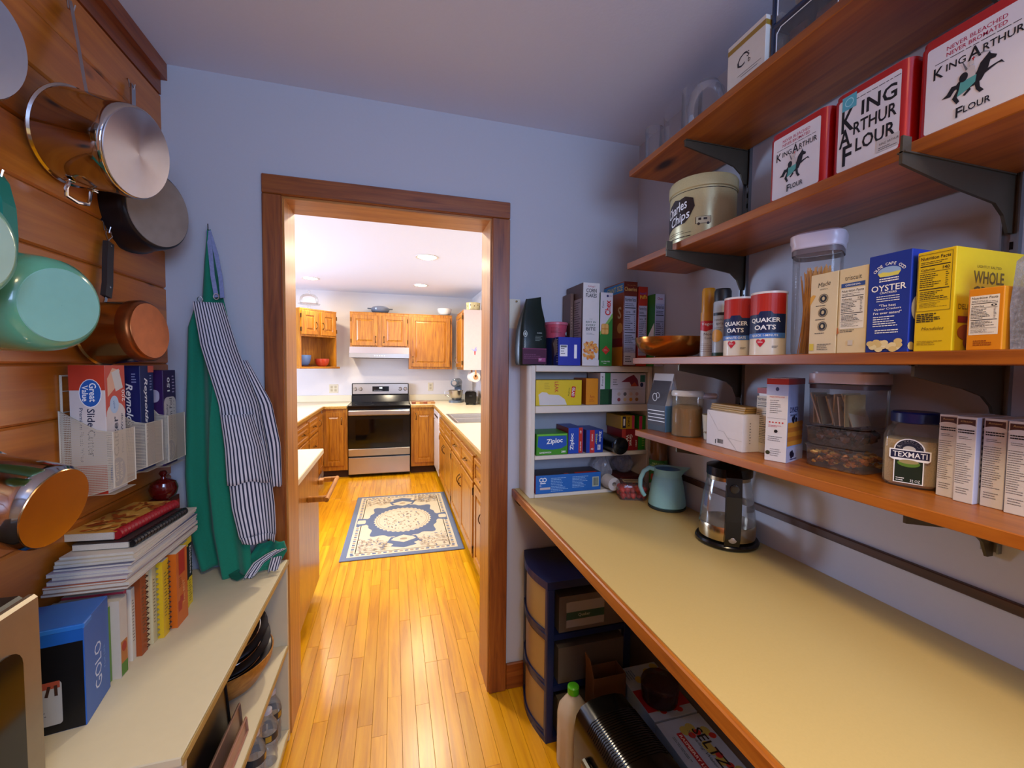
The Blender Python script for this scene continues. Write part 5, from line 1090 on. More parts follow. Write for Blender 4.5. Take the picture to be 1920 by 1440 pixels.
# mint pitcher
t = thing('thermal_pitcher', 'mint blue thermal pitcher with curved handle and spout', 'pitcher', (1.012, -.376, CH+.0003), -25)
mint = mat('mint_plastic', '8fc4c8', .4, var=.05, scale=200, bump=.1)
G(gloss('2c3a3a', .5)).lathe([(0, 0), (.066, 0), (.069, .004), (.069, .009), (0, .009)], 40).build('foot_ring', t)
G(mint).lathe([(0, .009), (.064, .0092), (.0685, .014), (.068, .03), (.06, .085), (.0515, .122), (.05, .124), (.05, .126)], 48).build('pitcher_body', t)
n = 48; vs = []
for r0, z in ((.0505, .126), (.05, .14), (.052, .152), (.0495, .152), (.047, .14)):
    for i in range(n):
        a = 2*PI*i/n; sp = max(0, math.cos(a))**14; r = r0+(.03*sp*(z-.126)/.026); vs.append((r*math.cos(a), r*math.sin(a), z+.004*sp))
g = G(mint); g.add(vs, [[j*n+i, j*n+(i+1) % n, (j+1)*n+(i+1) % n, (j+1)*n+i] for j in range(4) for i in range(n)], smooth=True); g.build('collar', t)
G(gloss('3f7fb0', .35)).lathe([(.0495, .1415), (.046, .147), (.02, .149), (0, .149)], 36).build('lid', t)
G(mint).tube([(-.047, 0, .146), (-.068, 0, .15), (-.088, 0, .135), (-.1, 0, .105), (-.1, 0, .075), (-.09, 0, .05), (-.082, 0, .04)], [.009, .009, .0085, .0085, .008, .008, .0075], 10).build('handle', t)
# electric kettle
t = thing('electric_kettle', 'glass electric kettle with black handle and steel base', 'kettle', (.997, -.692, CH+.0003), 55)
kb = gloss('0c0a0a', .22)
o = G(kb).lathe([(0, 0), (.08, 0), (.088, .004), (.09, .012), (.086, .018), (.07, .02), (0, .02)], 48).build('power_base', t)
G(kb).cbox(.075, .115, -.018, .018, .004, .045, c=.005).build('cord_socket', o)
G(mat('kettle_steel', 'b8a888', .18, 1, var=.05)).lathe([(.076, .021), (.079, .024), (.08, .062), (.078, .066), (0, .066)], 48).build('steel_band', t)
G(clear('kettle_glass', 'f6f2ec', .03, .02)).lathe([(.0785, .066), (.077, .09), (.07, .15), (.06, .2), (.0585, .2), (.0685, .15), (.0755, .09), (.077, .067)], 48).build('glass_body', t)
G(mat('kettle_collar', 'b0a080', .25, 1)).lathe([(.058, .198), (.061, .198), (.06, .214), (.058, .214)], 40).build('collar', t)
g = G(kb); g.prism([(.07*math.cos(a)*1.0-.012, .064*math.sin(a)) for a in [2*PI*i/28 for i in range(28)]], .214, .24, 'z', smooth=True); g.build('lid', t)
hnd = [(-.075, 0, .232), (-.098, 0, .22), (-.104, 0, .17), (-.104, 0, .1), (-.099, 0, .05), (-.083, 0, .026)]
o = G(kb).bar(hnd, .04, .022, up=(-1, 0, .2)).build('handle', t)
G(gloss('2a2828', .2)).lathe([(.012, 0), (.012, .003), (.008, .004), (0, .002)], 20, c=(0, 0, 0)).build('hinge_button', o); bpy.data.objects[o.children[0].name].matrix_local = Matrix.Translation((-.114, 0, .195)) @ Matrix.Rotation(-PI/2, 4, 'Y')
b = G(mat('power_button', 'a8a09c', .25, .6)).lathe([(.011, 0), (.011, .003), (.006, .005), (0, .005)], 20).build('power_button', o); b.matrix_local = Matrix.Translation((-.1045, 0, .045)) @ Matrix.Rotation(-PI/2-.2, 4, 'Y')
# ================================================================ under the counter
nav = gloss('14204a', .35); smoke = mat('frosted_drawer', 'b89a60', .35, var=.12, scale=6, trans=.25)
t = thing('drawer_tower', 'navy plastic three-drawer tower with frosted drawers under the counter', 'drawer tower', (.552, -.165, 0), -90)
w, d = .29, .36
def bow(w, y0, dep, n=10): return [(-w/2+w*i/n, y0-dep*math.sin(PI*i/n)) for i in range(n+1)]
for sx in (-1, 1):
    for yy in (.012, d-.02): G(nav).cbox(sx*(w/2-.013)-.013, sx*(w/2-.013)+.013, yy-.012, yy+.02, 0, .60, c=.004).build('corner_post', t)
G(nav).prism(bow(w, .0, .03)+[(w/2, d), (-w/2, d)], .60, .63, 'z').build('top', t)
for i, z in enumerate((.0, .2, .4)):
    G(nav).prism(bow(w-.004, .002, .028)+[(w/2-.002, d-.002), (-w/2+.002, d-.002)], z, z+.022, 'z').build('rail_frame', t)
    o = G(smoke).prism(bow(w-.056, .004, .026)+[(w/2-.028, .012), (-w/2+.028, .012)], z+.028, z+.19, 'z', smooth=True).build('drawer', t)
    G(mat('smoky_side', '6a6258', .3, var=.1, trans=.3)).box(-w/2+.004, w/2-.004, .05, d-.03, z+.026, z+.165).build('drawer_tub', o)
    G(nav).prism([(x, y-.003) for x, y in bow(w-.04, .004, .03)]+[(x, y+.006) for x, y in bow(w-.04, .004, .028)][::-1], z+.022, z+.034, 'z').build('finger_pull', o)
    p = Pr(o, 'contents_label').face((w/2-.004, .16, z), (0, 1, 0), (0, 0, 1))
    if i == 2: p.rect(0, .09, .16, .1, ink('8a8a88')); p.rect(0, .085, .16, .03, ink('2a4a38')); p.text(-.005, .085, 'Quaker', ink('a8b0a0'), w=.05, h=.014)
    p.done()
t = thing('detergent_bottle', 'white plastic bottle with a bright green cap under the counter', 'bottle', (.62, -.405, 0), 20)
G(mat('milky_plastic', 'b8aea0', .4, var=.05)).lathe([(0, 0), (.045, 0), (.05, .006), (.05, .19), (.045, .22), (.026, .25), (.017, .262), (.017, .268)], 32, sq=3).build('bottle_body', t)
G(gloss('4aa81c', .35)).lathe([(.019, .266), (.021, .267), (.021, .29), (.017, .294), (0, .294)], 20).build('cap', t)
t = thing('cardboard_box', 'open brown cardboard box behind the white bottle', 'box', (.765, -.375, 0), 0)
kb2 = mat('kraft_card', '6a4826', .85, var=.1, scale=20)
g = G(kb2); g.box(-.065, .065, -.035, -.032, 0, .3); g.box(-.065, .065, .032, .035, 0, .3); g.box(-.065, -.062, -.032, .032, 0, .3); g.box(.062, .065, -.032, .032, 0, .3); g.box(-.062, .062, -.032, .032, 0, .004); g.build('box_walls', t)
g = G(kb2); g.add([(-.0635, -.03, .3), (-.0635, .03, .3), (-.075, .02, .37), (-.073, -.02, .36)], [[0, 1, 2, 3]]); g.build('flap', t, solid=.003)
t = thing('black_appliance', 'glossy black ribbed counter appliance with a curved top on the floor', 'appliance', (.69, -.68, 0), 4)
g = G(gloss('0c0b0a', .18)); pts = [(-.1, .0), (-.105, .02), (-.105, .25), (-.098, .285), (-.08, .31), (-.05, .322), (0, .326), (.05, .322), (.08, .31), (.098, .285), (.105, .25), (.105, .02), (.1, 0)]
g.prism(pts, -.17, .17, 'y', smooth=True); g.build('body', t)
for k in range(20):
    y = -.06+k*.0085; q = [(x*1.004, z+.0012) for x, z in pts[3:10]]
    G(gloss('1a1816', .15)).tube([(x, y, z) for x, z in q], .0011, 4).build('rib', t)
G(gloss('16100c', .3)).tube([(-.112, -.13, .2), (-.118, -.12, .215), (-.118, .08, .215), (-.112, .09, .2)], .011, 8).build('handle', t)
G(mat('bronze_panel', '7a5228', .3, .8)).box(-.1065, -.1052, -.15, .12, .03, .17).build('side_panel', t)
def seltzer(label, x, y, z, L, kind):
    t, p = carton('seltzer_box', label, 'drink carton', (x, y, z), -90, L, .17, .25, 'a6c2dc', {'f': '8fb0d0'}, 'seltzer cartons under the counter'); w, d, h = L, .17, .25
    p.bx(w, d, h, 't'); R = random.Random(L*100+kind)
    for i in range(9):
        u, v = R.uniform(-w*.44, w*.44), R.uniform(-d*.42, d*.42); p.ell(u, v, .018, .016, ink('b4b25a'), 14); p.ell(u+.02, v+.012, .011, .012, ink('b83028'), 12)
    if kind: p.text(.01, .03, 'SELTZER', K, w=w*.72, h=.034, bold=.01); p.text(-.02, .002, 'Sparkling Water', ink('3a5a7a'), w=w*.5, h=.012, shear=.3); p.rr(-.01, -.035, w*.56, .02, ink('a82830'), .003); p.text(-.01, -.035, 'RASPBERRY LIME', WH, w=w*.5, h=.01, bold=.01); p.lines(-.01, -.062, w*.5, .01, 2, ink('3a5a7a'), 3)
    else: p.rect(.04, 0, .1, d, ink('a01c28')); p.text(.02, 0, 'R', WH, h=.04, rot=0, bold=.03); p.lines(-.08, -.05, .05, .04, 4, ink('4a7ab0'), 4)
    p.bx(w, d, h); p.lines(0, .17, w*.7, .05, 4, ink('4a6a90'), 5); p.done()
seltzer('pale blue seltzer carton with a red band, nearest the door wall', .84, -.45, 0, .25, 0)
seltzer('pale blue seltzer carton lettered raspberry lime on top', .84, -.72, 0, .275, 1)
t = thing('round_container', 'dark round plastic container resting on the seltzer carton', 'container', (.915, -.495, .2505), 0)
G(clear('plum_plastic', '3a2430', .55, .15)).lathe([(0, .001), (.055, .001), (.062, .006), (.066, .06), (.062, .07), (.02, .078), (0, .078)], 36).build('container_body', t)
G(mat('dark_filling', '2a1416', .6, var=.3, scale=40)).lathe([(0, .004), (.05, .004), (.058, .05), (0, .055)], 24).build('filling', t)
# ================================================================ left side: low cabinet, books, rack, pots, aprons
CB, CF, CY0, CY1 = -.757, -.383, -.84, -.0195
ct = .70
t = thing('low_cabinet', 'low white open-front cabinet along the pine wall', 'cabinet', (0, 0, 0))
m_cab = mat('cabinet_cream', 'cbbf9f', .5, var=.03, bump=.05); m_cabe = wood('cabinet_edge', 'a08040', 'b89a58', 'c8ae70', 'y', 1.5, .5)
G(m_cab).cbox(CB, CF-.004, CY0-.006, CY1, ct-.018, ct, c=.002).build('top_board', t)
G(m_cabe).cbox(CF-.0035, CF, CY0-.006, CY1, ct-.018, ct-.001, c=.001).build('top_edge', t)
for y in (CY0, CY1-.018): G(m_cab).cbox(CB, CF-.004, y, y+.018, 0, ct-.0185, c=.002).build('side_panel', t)
for z0 in (.03, .36): G(m_cab).cbox(CB+.007, CF-.005, CY0+.0185, CY1-.0185, z0, z0+.018, c=.002).build('shelf', t); G(m_cabe).cbox(CF-.0045, CF-.0015, CY0+.0185, CY1-.0185, z0, z0+.018, c=.001).build('shelf_edge', t)
G(m_cab).box(CB, CB+.006, CY0+.0185, CY1-.0185, .03, ct-.019).build('back_panel', t)
G(m_cab).box(CB+.02, CF-.03, CY0+.0185, CY1-.0185, 0, .0295).build('plinth', t)
# --- boxed book and row of cookbooks (spines to the aisle)
t, p = carton('diet_box', 'blue diet kit box with a black front panel beside the cookbooks', 'box', (-.669, -.7245, ct+.0003), 10, .132, .112, .214, '1a58a8'); w, d, h = .132, .112, .214
p.bx(w, d, h); p.rect(.0, .09, w*.97, .178, ink('08080a')); p.rr(-.012, .062, .085, .088, ink('a8a6a0'), .006); p.rect(-.012, .1, .08, .014, ink('a04830')); p.lines(-.012, .05, .065, .03, 4, GR, 3, t=.25)
for u in (-.04, -.02, .01, .022): p.rect(u, .088, .005, .022, ink('3a2418'), R.uniform(-.3, .3))
p.bx(w, d, h, 'r'); p.text(.0, .09, 'GOLO', ink('c8d4e8'), w=.1, h=.03, rot=PI/2); p.text(.03, .09, 'FOR LIFE', ink('6a98d0'), w=.05, h=.007, rot=PI/2)
p.bx(w, d, h, 't'); p.done()
G(paper('2a70c0')).cbox(-w/2-.001, w/2+.001, -.001, d*.3, h-.012, h-.0005, c=.002).build('lid_flap', t)
BK = [('5c8a2c', .012, .178, .0, 'thin green cookbook'), ('c4b8a8', .026, .186, .012, 'white cookbook with a fruit photo on its spine'), ('cac6be', .018, .18, .004, 'plain white cookbook'), ('b83444', .011, .185, .0, 'thin red cookbook'), ('d4d0bc', .014, .182, .006, 'ivory cookbook'),
      ('9a4416', .024, .206, .014, 'rust brown comb-bound cookbook'), ('d2c49c', .018, .2, .012, 'cream cookbook with a faded spine'), ('c8bc94', .018, .204, .016, 'cream comb-bound cookbook'), ('d8b01a', .028, .208, .026, 'yellow spiral-bound cookbook'), ('2a2420', .008, .2, .014, 'thin black cookbook'),
      ('cc6416', .056, .21, .036, 'thick orange hardback cookbook with a red block'), ('b8b4b4', .016, .204, .026, 'pale grey cookbook'), ('d8bc1c', .028, .206, .024, 'yellow and black diabetes cookbook, shorter title'), ('dcc020', .026, .209, .022, 'yellow and black diabetes cookbook, large title'), ('c0bca0', .018, .205, .014, 'pale green cookbook by the apron'), ('8a8e88', .02, .196, .006, 'grey wire-bound notebook by the apron')]
y = -.594
for i, (c, th, h, fx, lab) in enumerate(BK):
    th *= 1.13
    xs = -.632+fx*1.4; dp = xs-(-.752); hs = h
    t = thing('cookbook', lab+', in the cookbook row', 'book', (xs, y+th/2, ct+.0003), 90, 'cookbooks on the low cabinet')
    g = G(paper(c), mat('book_pages', 'cfc6b0', .9, var=.1, scale=200)); g.box(-th/2+.0006, th/2-.0006, 0, dp, 0, hs, 0, {'t': 1}); g.build('cover', t)
    p = Pr(t, 'spine_print').bx(th, dp, hs)
    if i == 1: p.rect(0, .05, th*.8, .07, ink('b06a2c')); p.ell(0, .07, th*.3, .012, ink('a02a1c')); p.rect(0, .018, th*.8, .03, ink('4a7a28'))
    elif i == 10: p.rect(.0, hs-.035, th*.55, .066, ink('b02414')); p.text(.008, .085, 'THE BEST', ink('e8b070'), w=.07, h=.011, rot=PI/2); p.poly([(-.024, 0), (-.004, 0), (-.004, .02), (.006, .02), (.006, .04), (-.012, .04), (-.012, .03), (-.024, .03)], ink('b03018'), 0, .04); p.lines(-.008, .12, .02, .03, 5, ink('7a3410'), 3)
    elif i in (12, 13): p.rect(0, hs*.66, th*.92, hs*.5, K); p.text(.0 if i == 12 else .004, hs*.66, 'Diabetes' if i == 13 else 'Diabetes Cookbook', ink('d8d4cc'), w=.085, h=.011 if i == 13 else .006, rot=-PI/2, bold=.01); p.lines(0, .045, th*.7, .07, 9, ink('7a6a10'), i, t=.4)
    elif i not in (0, 3, 9): p.lines(0, hs*.55, th*.5, hs*.6, 14, ink('5a4a3a'), i, t=.3)
    p.done()
    if i in (5, 7, 8, 15):
        g = G(mat('comb_%d' % i, ('3a1408', '8a8468', '2a2a2a', '303030')[(5, 7, 8, 15).index(i)], .4))
        for k in range(14): zc = .012+k*(hs-.024)/13; g.tube([(th*.1, -.004, zc), (th*.35, -.006, zc+.001), (th*.45, -.001, zc+.002)], .0016, 4)
        o = g.build('binding_comb', t); o['kind'] = 'stuff'
    y += th
# --- magazine pile lying across the books
PZ = ct+.2175
R = random.Random(21)
MG = [('8a6a58', .006), ('c8c0b0', .007), ('a85a34', .005), ('9890a0', .009), ('d0c8b8', .006), ('b8b4c0', .008), ('585a78', .006), ('cfc8b4', .006), ('c9bfa4', .007), ('d4ccbc', .006)]
z = PZ
for i, (c, th) in enumerate(MG):
    L = R.uniform(.355, .37)-i*.004; wv = R.uniform(.152, .16)-i*.001
    t = thing('magazine', 'magazine with %s cover edges, %s in the pile lying on the cookbooks' % (('brown', 'pale', 'rust', 'mauve', 'ivory', 'lilac', 'navy', 'cream', 'buff', 'white')[i], ('lowest', 'second up', 'third up', 'fourth up', 'fifth up', 'sixth up', 'seventh up', 'eighth up', 'ninth up', 'topmost thin one')[i]), 'magazine', (-.673+R.uniform(-.003, .003), -.41+i*.003, z+.0002), R.uniform(-1.5, 1.5), 'magazines in the pile')
    g = G(mat('mag_pages', 'c9c2b2', .85, var=.15, scale=400), paper(c)); g.box(-wv/2, wv/2, -L/2, L/2, .0008, th-.0008, 0); g.build('pages', t)
    G(paper(c)).box(-wv/2-.0005, wv/2+.0005, -L/2-.0005, L/2+.0005, th-.0007, th).box(-wv/2-.0005, wv/2+.0005, -L/2-.0005, L/2+.0005, 0, .0007).build('cover', t)
    z += th+.0004
PT = z
def comb_book(label, x, yc, z, w, L, th, cover, comb, rz, art=None):
    t = thing('recipe_binder', label, 'book', (x, yc, z), rz, 'comb-bound books on the pile')
    G(mat('mag_pages', 'c9c2b2', .85)).box(-w/2, w/2-.006, -L/2, L/2, .001, th-.001).build('pages', t)
    o = G(paper(cover)).box(-w/2-.001, w/2, -L/2-.001, L/2+.001, th-.0009, th).build('cover', t)
    if art:
        p = Pr(o, 'cover_art').face((0, 0, th), (1, 0, 0), (0, 1, 0)); q = random.Random(2)
        for i in range(60): p.ell(q.uniform(-w*.42, w*.42), q.uniform(-L*.44, L*.44), q.uniform(.004, .02), q.uniform(.003, .008), ink(q.choice(art)), 8, rot=q.uniform(0, 3))
        p.done()
    g = G(gloss(comb, .35)); g.tube([(w/2-.002, -L/2+.004, th/2+.001), (w/2-.002, L/2-.004, th/2+.001)], th*.62, 12); c_ = g.build('comb_spine', t)
    g = G(gloss(comb, .35))
    for k in range(18): yy = -L/2+.012+k*(L-.024)/17; g.lathe([(th*.62, yy-.002), (th*.68, yy), (th*.62, yy+.002)], 10, (w/2-.002, 0, th/2+.001), axis='y')
    o = g.build('comb_rings', t); o['kind'] = 'stuff'
comb_book('black comb-bound recipe book lying on the magazine pile', -.668, -.40, PT+.0016, .12, .24, .016, '3a3230', '101012', -4)
comb_book('red comb-bound recipe book with an orange patterned cover on top of the pile', -.694, -.39, PT+.0206, .11, .235, .02, 'c89440', '9a1820', -6, ('a8521c', 'b86a24', 'd8a858', '8a3c14'))
# --- dark red things by the apron
t, p = carton('red_tea_box', 'dark red box lettered in white behind the apron', 'box', (-.695, -.15, ct+.0003), 88, .1, .055, .3, '5a1410'); p.bx(.1, .055, .3); p.rect(0, .27, .098, .03, ink('a82418')); p.text(0, .27, 'coffee', ink('d8b0a8'), w=.06, h=.014, shear=.3); p.lines(0, .2, .1, .06, 6, ink('8a3428'), 3); p.done()
t = thing('lacquer_jar', 'round dark red lacquer jar with a knob behind the wire rack', 'jar', (-.715, -.15, ct+.3008)); lac = mat('red_lacquer', '5a0a0a', .12, coat=.8)
G(lac).lathe([(0, 0), (.022, 0), (.034, .014), (.038, .034), (.032, .054), (.016, .064), (0, .066)], 28).build('jar_body', t); G(lac).lathe([(.008, .065), (.006, .072), (.012, .082), (.008, .09), (0, .092)], 16).build('knob', t)
# --- microwave on a cart
t = thing('utility_cart', 'small wooden cart carrying the steel oven', 'cart', (0, 0, 0)); cw = wood('cart_wood', '4a2c14', '6a4422', '7c5430', 'y')
G(cw).cbox(-.755, -.56, -1.42, -.855, .67, .698, c=.004).build('cart_top', t)
for x in (-.74, -.575):
    for yy in (-1.4, -.875): G(cw).cbox(x-.012, x+.012, yy-.012, yy+.012, 0, .6695, c=.003).build('leg', t)
t = thing('microwave', 'brushed steel microwave with a dark rounded window on the cart', 'microwave', (-.58, -1.11, .6985), 90)
ms_ = mat('microwave_steel', '9a8f7c', .35, .8, var=.06)
G(gloss('1c1a18', .4)).cbox(-.26, .25, .012, .17, .006, .355, c=.006).build('housing', t)
o = G(ms_).cbox(-.26, .25, -.006, .0115, .006, .355, c=.005).build('door', t)
G(gloss('08080a', .1)).prism(rrect(.44, .25, .03, 5, -.012, .165), -.0085, -.0062, 'y').build('window', o)
for x in (-.22, .22): G(gloss('111111', .5)).cbox(x-.015, x+.015, .03, .15, 0, .006, c=.001).build('foot', t)
# ================================================================ wire rack with wrap boxes
wire = gloss('cfc6b0', .4)
def mesh_mat():
    m = bpy.data.materials.new('wire_mesh'); m.use_nodes = True; nt = m.node_tree; N = nt.nodes; L = nt.links; b = bsdf(m)
    b.inputs['Base Color'].default_value = H('cfc4ac'); b.inputs['Roughness'].default_value = .5
    tc = N.new('ShaderNodeTexCoord'); outs = []
    for k, v in enumerate(((0, 1, 1), (1, 0, .0), (0, 0, 0))[:2]):
        pass
    mp = N.new('ShaderNodeMapping'); mp.inputs['Scale'].default_value = (330, 330, 330); mp.inputs['Rotation'].default_value = (.78, 0, 0); L.new(tc.outputs['Object'], mp.inputs[0])
    sp = N.new('ShaderNodeSeparateXYZ'); L.new(mp.outputs[0], sp.inputs[0])
    ad = N.new('ShaderNodeMath'); ad.operation = 'ADD'; L.new(sp.outputs[0], ad.inputs[0]); L.new(sp.outputs[1], ad.inputs[1])
    vals = []
    for src in (ad.outputs[0], sp.outputs[2]):
        fr = N.new('ShaderNodeMath'); fr.operation = 'FRACT'; L.new(src, fr.inputs[0])
        lt = N.new('ShaderNodeMath'); lt.operation = 'LESS_THAN'; L.new(fr.outputs[0], lt.inputs[0]); lt.inputs[1].default_value = .24; vals.append(lt.outputs[0])
    mx = N.new('ShaderNodeMath'); mx.operation = 'MAXIMUM'; L.new(vals[0], mx.inputs[0]); L.new(vals[1], mx.inputs[1]); L.new(mx.outputs[0], b.inputs['Alpha'])
    return m
m_mesh = mesh_mat()
t = thing('wire_rack', 'white wire mesh wall rack with three pockets on the pine wall', 'wire rack', (0, 0, 0))
wx = -.7555
G(wire).tube([(wx, -.5, 1.407), (wx, -.06, 1.407), (wx, -.06, 1.105), (wx, -.46, 1.098), (wx, -.5, 1.13)], .0028, 6, closed=True).build('back_frame', t)
g = G(wire)
for zz in (1.18, 1.25, 1.32, 1.37): g.tube([(wx, -.5, zz), (wx, -.06, zz)], .0012, 4)
o = g.build('back_wires', t); o['kind'] = 'stuff'
def pocket(y0, y1, xf, zb, zt, zw):
    side = [(wx+.002, y0, zw), (xf+(wx-xf)*.3, y0, zt+.004), (xf, y0, zt), (xf, y0, zb), (wx+.002, y0, zb-.03)]
    pts2 = [(a[0], a[2]) for a in side]
    o = G(m_mesh).prism(pts2, y0-.0006, y0+.0006, 'y').build('mesh_side', t); G(wire).tube(side, .0018, 5, closed=True).build('rim_wire', o)
    o = G(m_mesh).box(xf-.0006, xf+.0006, y0+.001, y1, zb, zt).build('mesh_front', t); G(wire).tube([(xf, y0, zt), (xf, y1, zt), (xf, y1, zb), (xf, y0, zb)], .0018, 5, closed=True).build('rim_wire', o)
    G(m_mesh).box(wx+.002, xf, y0+.001, y1, zb-.0155, zb-.0145).build('mesh_floor', t)
pocket(-.512, -.425, -.652, 1.135, 1.272, 1.325); pocket(-.33, -.245, -.672, 1.145, 1.268, 1.31); pocket(-.205, -.1, -.674, 1.13, 1.275, 1.35)
t, p = carton('plastic_wrap_box', 'red and white plastic wrap carton standing in the wire rack', 'box', (-.667, -.468, 1.1208), 90, .076, .07, .312, 'cfc6be', group='wrap cartons in the wire rack'); w, d, h = .076, .07, .312
OV = ink('1c5aa8'); RO = ink('c03a22'); p.bx(w, d, h)
p.rect(0, .25, w, .124, RO); p.ell(0, .19, w*.48, .03, ink('cfc6be'), 20); p.poly([(-.03, .235), (.005, .26), (.02, .3), (-.01, .305), (-.03, .28)], ink('d8a888')); p.rect(.008, .275, .03, .05, ink('c8c8c0'), .3); p.ell(-.006, .215, .017, .022, ink('a8c4dc')); p.text(-.006, .215, 'value', OV, w=.02, h=.007, rot=-1.4); p.text(.03, .235, '200', WH, w=.03, h=.012, rot=PI/2)
p.text(-.004, .135, 'Cutter', ink('1c2440'), w=.1, h=.02, rot=PI/2, bold=.01); p.text(.022, .14, 'Plastic Wrap', ink('2a3450'), w=.1, h=.01, rot=PI/2); p.ell(0, .045, .03, .036, OV); p.text(-.006, .045, 'Great', WH, w=.05, h=.015, rot=PI/2, bold=.015); p.text(.012, .045, 'Value', WH, w=.045, h=.013, rot=PI/2, bold=.015)
p.bx(w, d, h, 'l'); p.rect(0, .282, d, .06, RO); p.ell(.006, .245, .022, .034, WH); p.ell(.006, .245, .0205, .0325, OV); p.text(.011, .247, 'Great', WH, w=.045, h=.014, rot=-PI/2, bold=.015); p.text(-.004, .245, 'Value', WH, w=.038, h=.012, rot=-PI/2, bold=.015); p.text(.006, .15, 'Slide Cutter', ink('1c2440'), w=.115, h=.015, rot=-PI/2, bold=.01); p.text(-.014, .145, 'Premium Plastic Wrap', ink('2a3450'), w=.13, h=.009, rot=-PI/2); p.rect(0, .035, d, .07, RO); p.done()
t, p = carton('foil_wrap_box', 'navy blue foil wrap carton standing in the wire rack', 'box', (-.688, -.284, 1.1308), 90, .068, .056, .3, '141c58', group='wrap cartons in the wire rack'); w, d, h = .068, .056, .3
p.bx(w, d, h); p.text(-.008, .2, 'Reynolds', WH, w=.13, h=.02, rot=-PI/2, bold=.02, shear=.3); p.text(-.01, .1, 'WRAP', WH, w=.05, h=.016, rot=-PI/2, bold=.02); p.rect(.02, .29, .03, .02, ink('c85a48')); p.lines(.02, .25, .014, .05, 6, ink('a8b0d0'), 3)
p.bx(w, d, h, 'l'); p.text(0, .19, 'Reynolds', WH, w=.12, h=.02, rot=-PI/2, bold=.02, shear=.3); p.lines(.015, .265, .014, .03, 4, ink('a8b0d0'), 3); p.done()
t, p = carton('aluminum_foil_box', 'purple and white aluminum foil carton standing in the wire rack', 'box', (-.688, -.158, 1.1158), 90, .078, .05, .3, '3a1c52', group='wrap cartons in the wire rack'); w, d, h = .078, .05, .3
p.bx(w, d, h); p.rr(0, .13, w*.94, .17, ink('cfc8c0'), .02); p.text(-.018, .14, 'Heavy Duty', ink('2a1a30'), w=.11, h=.013, rot=PI/2, bold=.005); p.text(.004, .14, 'Aluminum Foil', ink('2a1a30'), w=.14, h=.017, rot=PI/2, bold=.005); p.lines(.025, .14, .006, .13, 12, GR, 3); p.ell(-.004, .045, .03, .034, WH); p.ell(-.004, .045, .028, .032, OV); p.text(-.012, .045, 'Great', WH, w=.045, h=.014, rot=PI/2, bold=.015); p.text(.008, .045, 'Value', WH, w=.04, h=.012, rot=PI/2, bold=.015); p.text(-.008, .255, '150', WH, w=.045, h=.016, rot=PI/2, bold=.02); p.lines(.022, .255, .016, .06, 6, ink('b8a8c8'), 4); p.bx(w, d, h, 'l'); p.rr(0, .22, .03, .04, ink('b8b0c0'), .014); p.done()
# ================================================================ pots and pans on the pine wall
chrome = mat('polished_steel', 'c2bcb6', .09, 1, var=.03); satin = mat('satin_steel', 'b4aeb0', .25, 1, var=.06, scale=30)
spun = mat('spun_steel', 'b4aeb0', .3, 1, var=.04)
b_ = bsdf(spun); b_.inputs['Anisotropic'].default_value = .85; tn = spun.node_tree.nodes.new('ShaderNodeTangent'); tn.direction_type = 'RADIAL'; tn.axis = 'Z'; spun.node_tree.links.new(tn.outputs[0], b_.inputs['Tangent'])
def axis_frame(a, b):
    a, b = Vector(a), Vector(b); zz = (b-a).normalized(); up = Vector((0, 0, 1)); xx = (up-zz*up.dot(zz)).normalized(); yy = zz.cross(xx)
    return Matrix((xx, yy, zz)).transposed().to_4x4(), (b-a).length     # local x points up the wall, local z out of the wall
def pot(name, label, cat, rim, bot, R0, R1, body, bottom, lip=.004, th=.0025, edge=.012, base_r=.92):
    M, L = axis_frame(rim, bot); t = thing(name, label, cat, rim); t['group'] = 'pots and pans on the pine wall'
    g = G(body); g.T = M
    g.lathe([(R0-th, L-.006-th if False else .004), (R0-th, .0), (R0+lip, 0), (R0+lip, .0025), (R0, .006)]+[(R0+(R1-R0)*q, L*(.03+.97*q)-edge*q) for q in (.3, .6, .9)]+[(R1-edge*.15, L-edge*.5), (R1-edge*.5, L-edge*.12), (R1*base_r, L)], 48)
    g.lathe([(R0-th, .004), (R0-th, .01), (R1-th-.004, L-.02), (R1-.03, L-.008), (0, L-.008)], 48); g.build('pot_body', t)
    g = G(bottom); g.lathe([(R1*base_r, L), (R1*base_r-.001, L+.0016)], 48); g.lathe([(R1*base_r-.001, L+.0016), (R1*.5, L+.0016), (.0005, L+.0016)], 48, smooth=False); o = g.build('base_disc', t); o.matrix_local = M
    return t, M, L
def hook(label, x, y, z, up=.03):
    t = thing('wall_hook', label, 'hook', (x, y, z), 0, 'hooks on the pantry walls'); return t
# large polished saucepan
rim, bot = (-.722, -.482, 1.968), (-.585, -.506, 1.938)
t, M, L = pot('steel_pot', 'large polished steel pot hanging by a flat handle', 'pot', rim, bot, .106, .104, chrome, spun, edge=.007, base_r=.95)
g = G(satin); P0 = [Vector((.03, -.004, .098)), Vector((.022, .004, .128)), Vector((.0, .026, .225)), Vector((-.02, .044, .318)), Vector((-.024, .047, .332))]
g.bar(P0, .026, .006, up=(1, .5, .1)); o = g.build('long_handle', t)
g = G(chrome); g.T = M; g.tube([(-.103, -.03, .03), (-.125, -.034, .028), (-.14, -.03, .03), (-.145, .0, .032), (-.14, .03, .034), (-.125, .034, .034), (-.103, .03, .036)], .0042, 8); g.build('loop_handle', t)
g = G(chrome); g.T = M
for sy in (-.03, .03): g.lathe([(0, -.109), (.006, -.108), (.006, -.1)], 10, (0, 0, 0), axis='x') if False else g.cbox(-.108, -.102, sy-.008, sy+.008, .026, .042, c=.002)
g.build('loop_mounts', t)
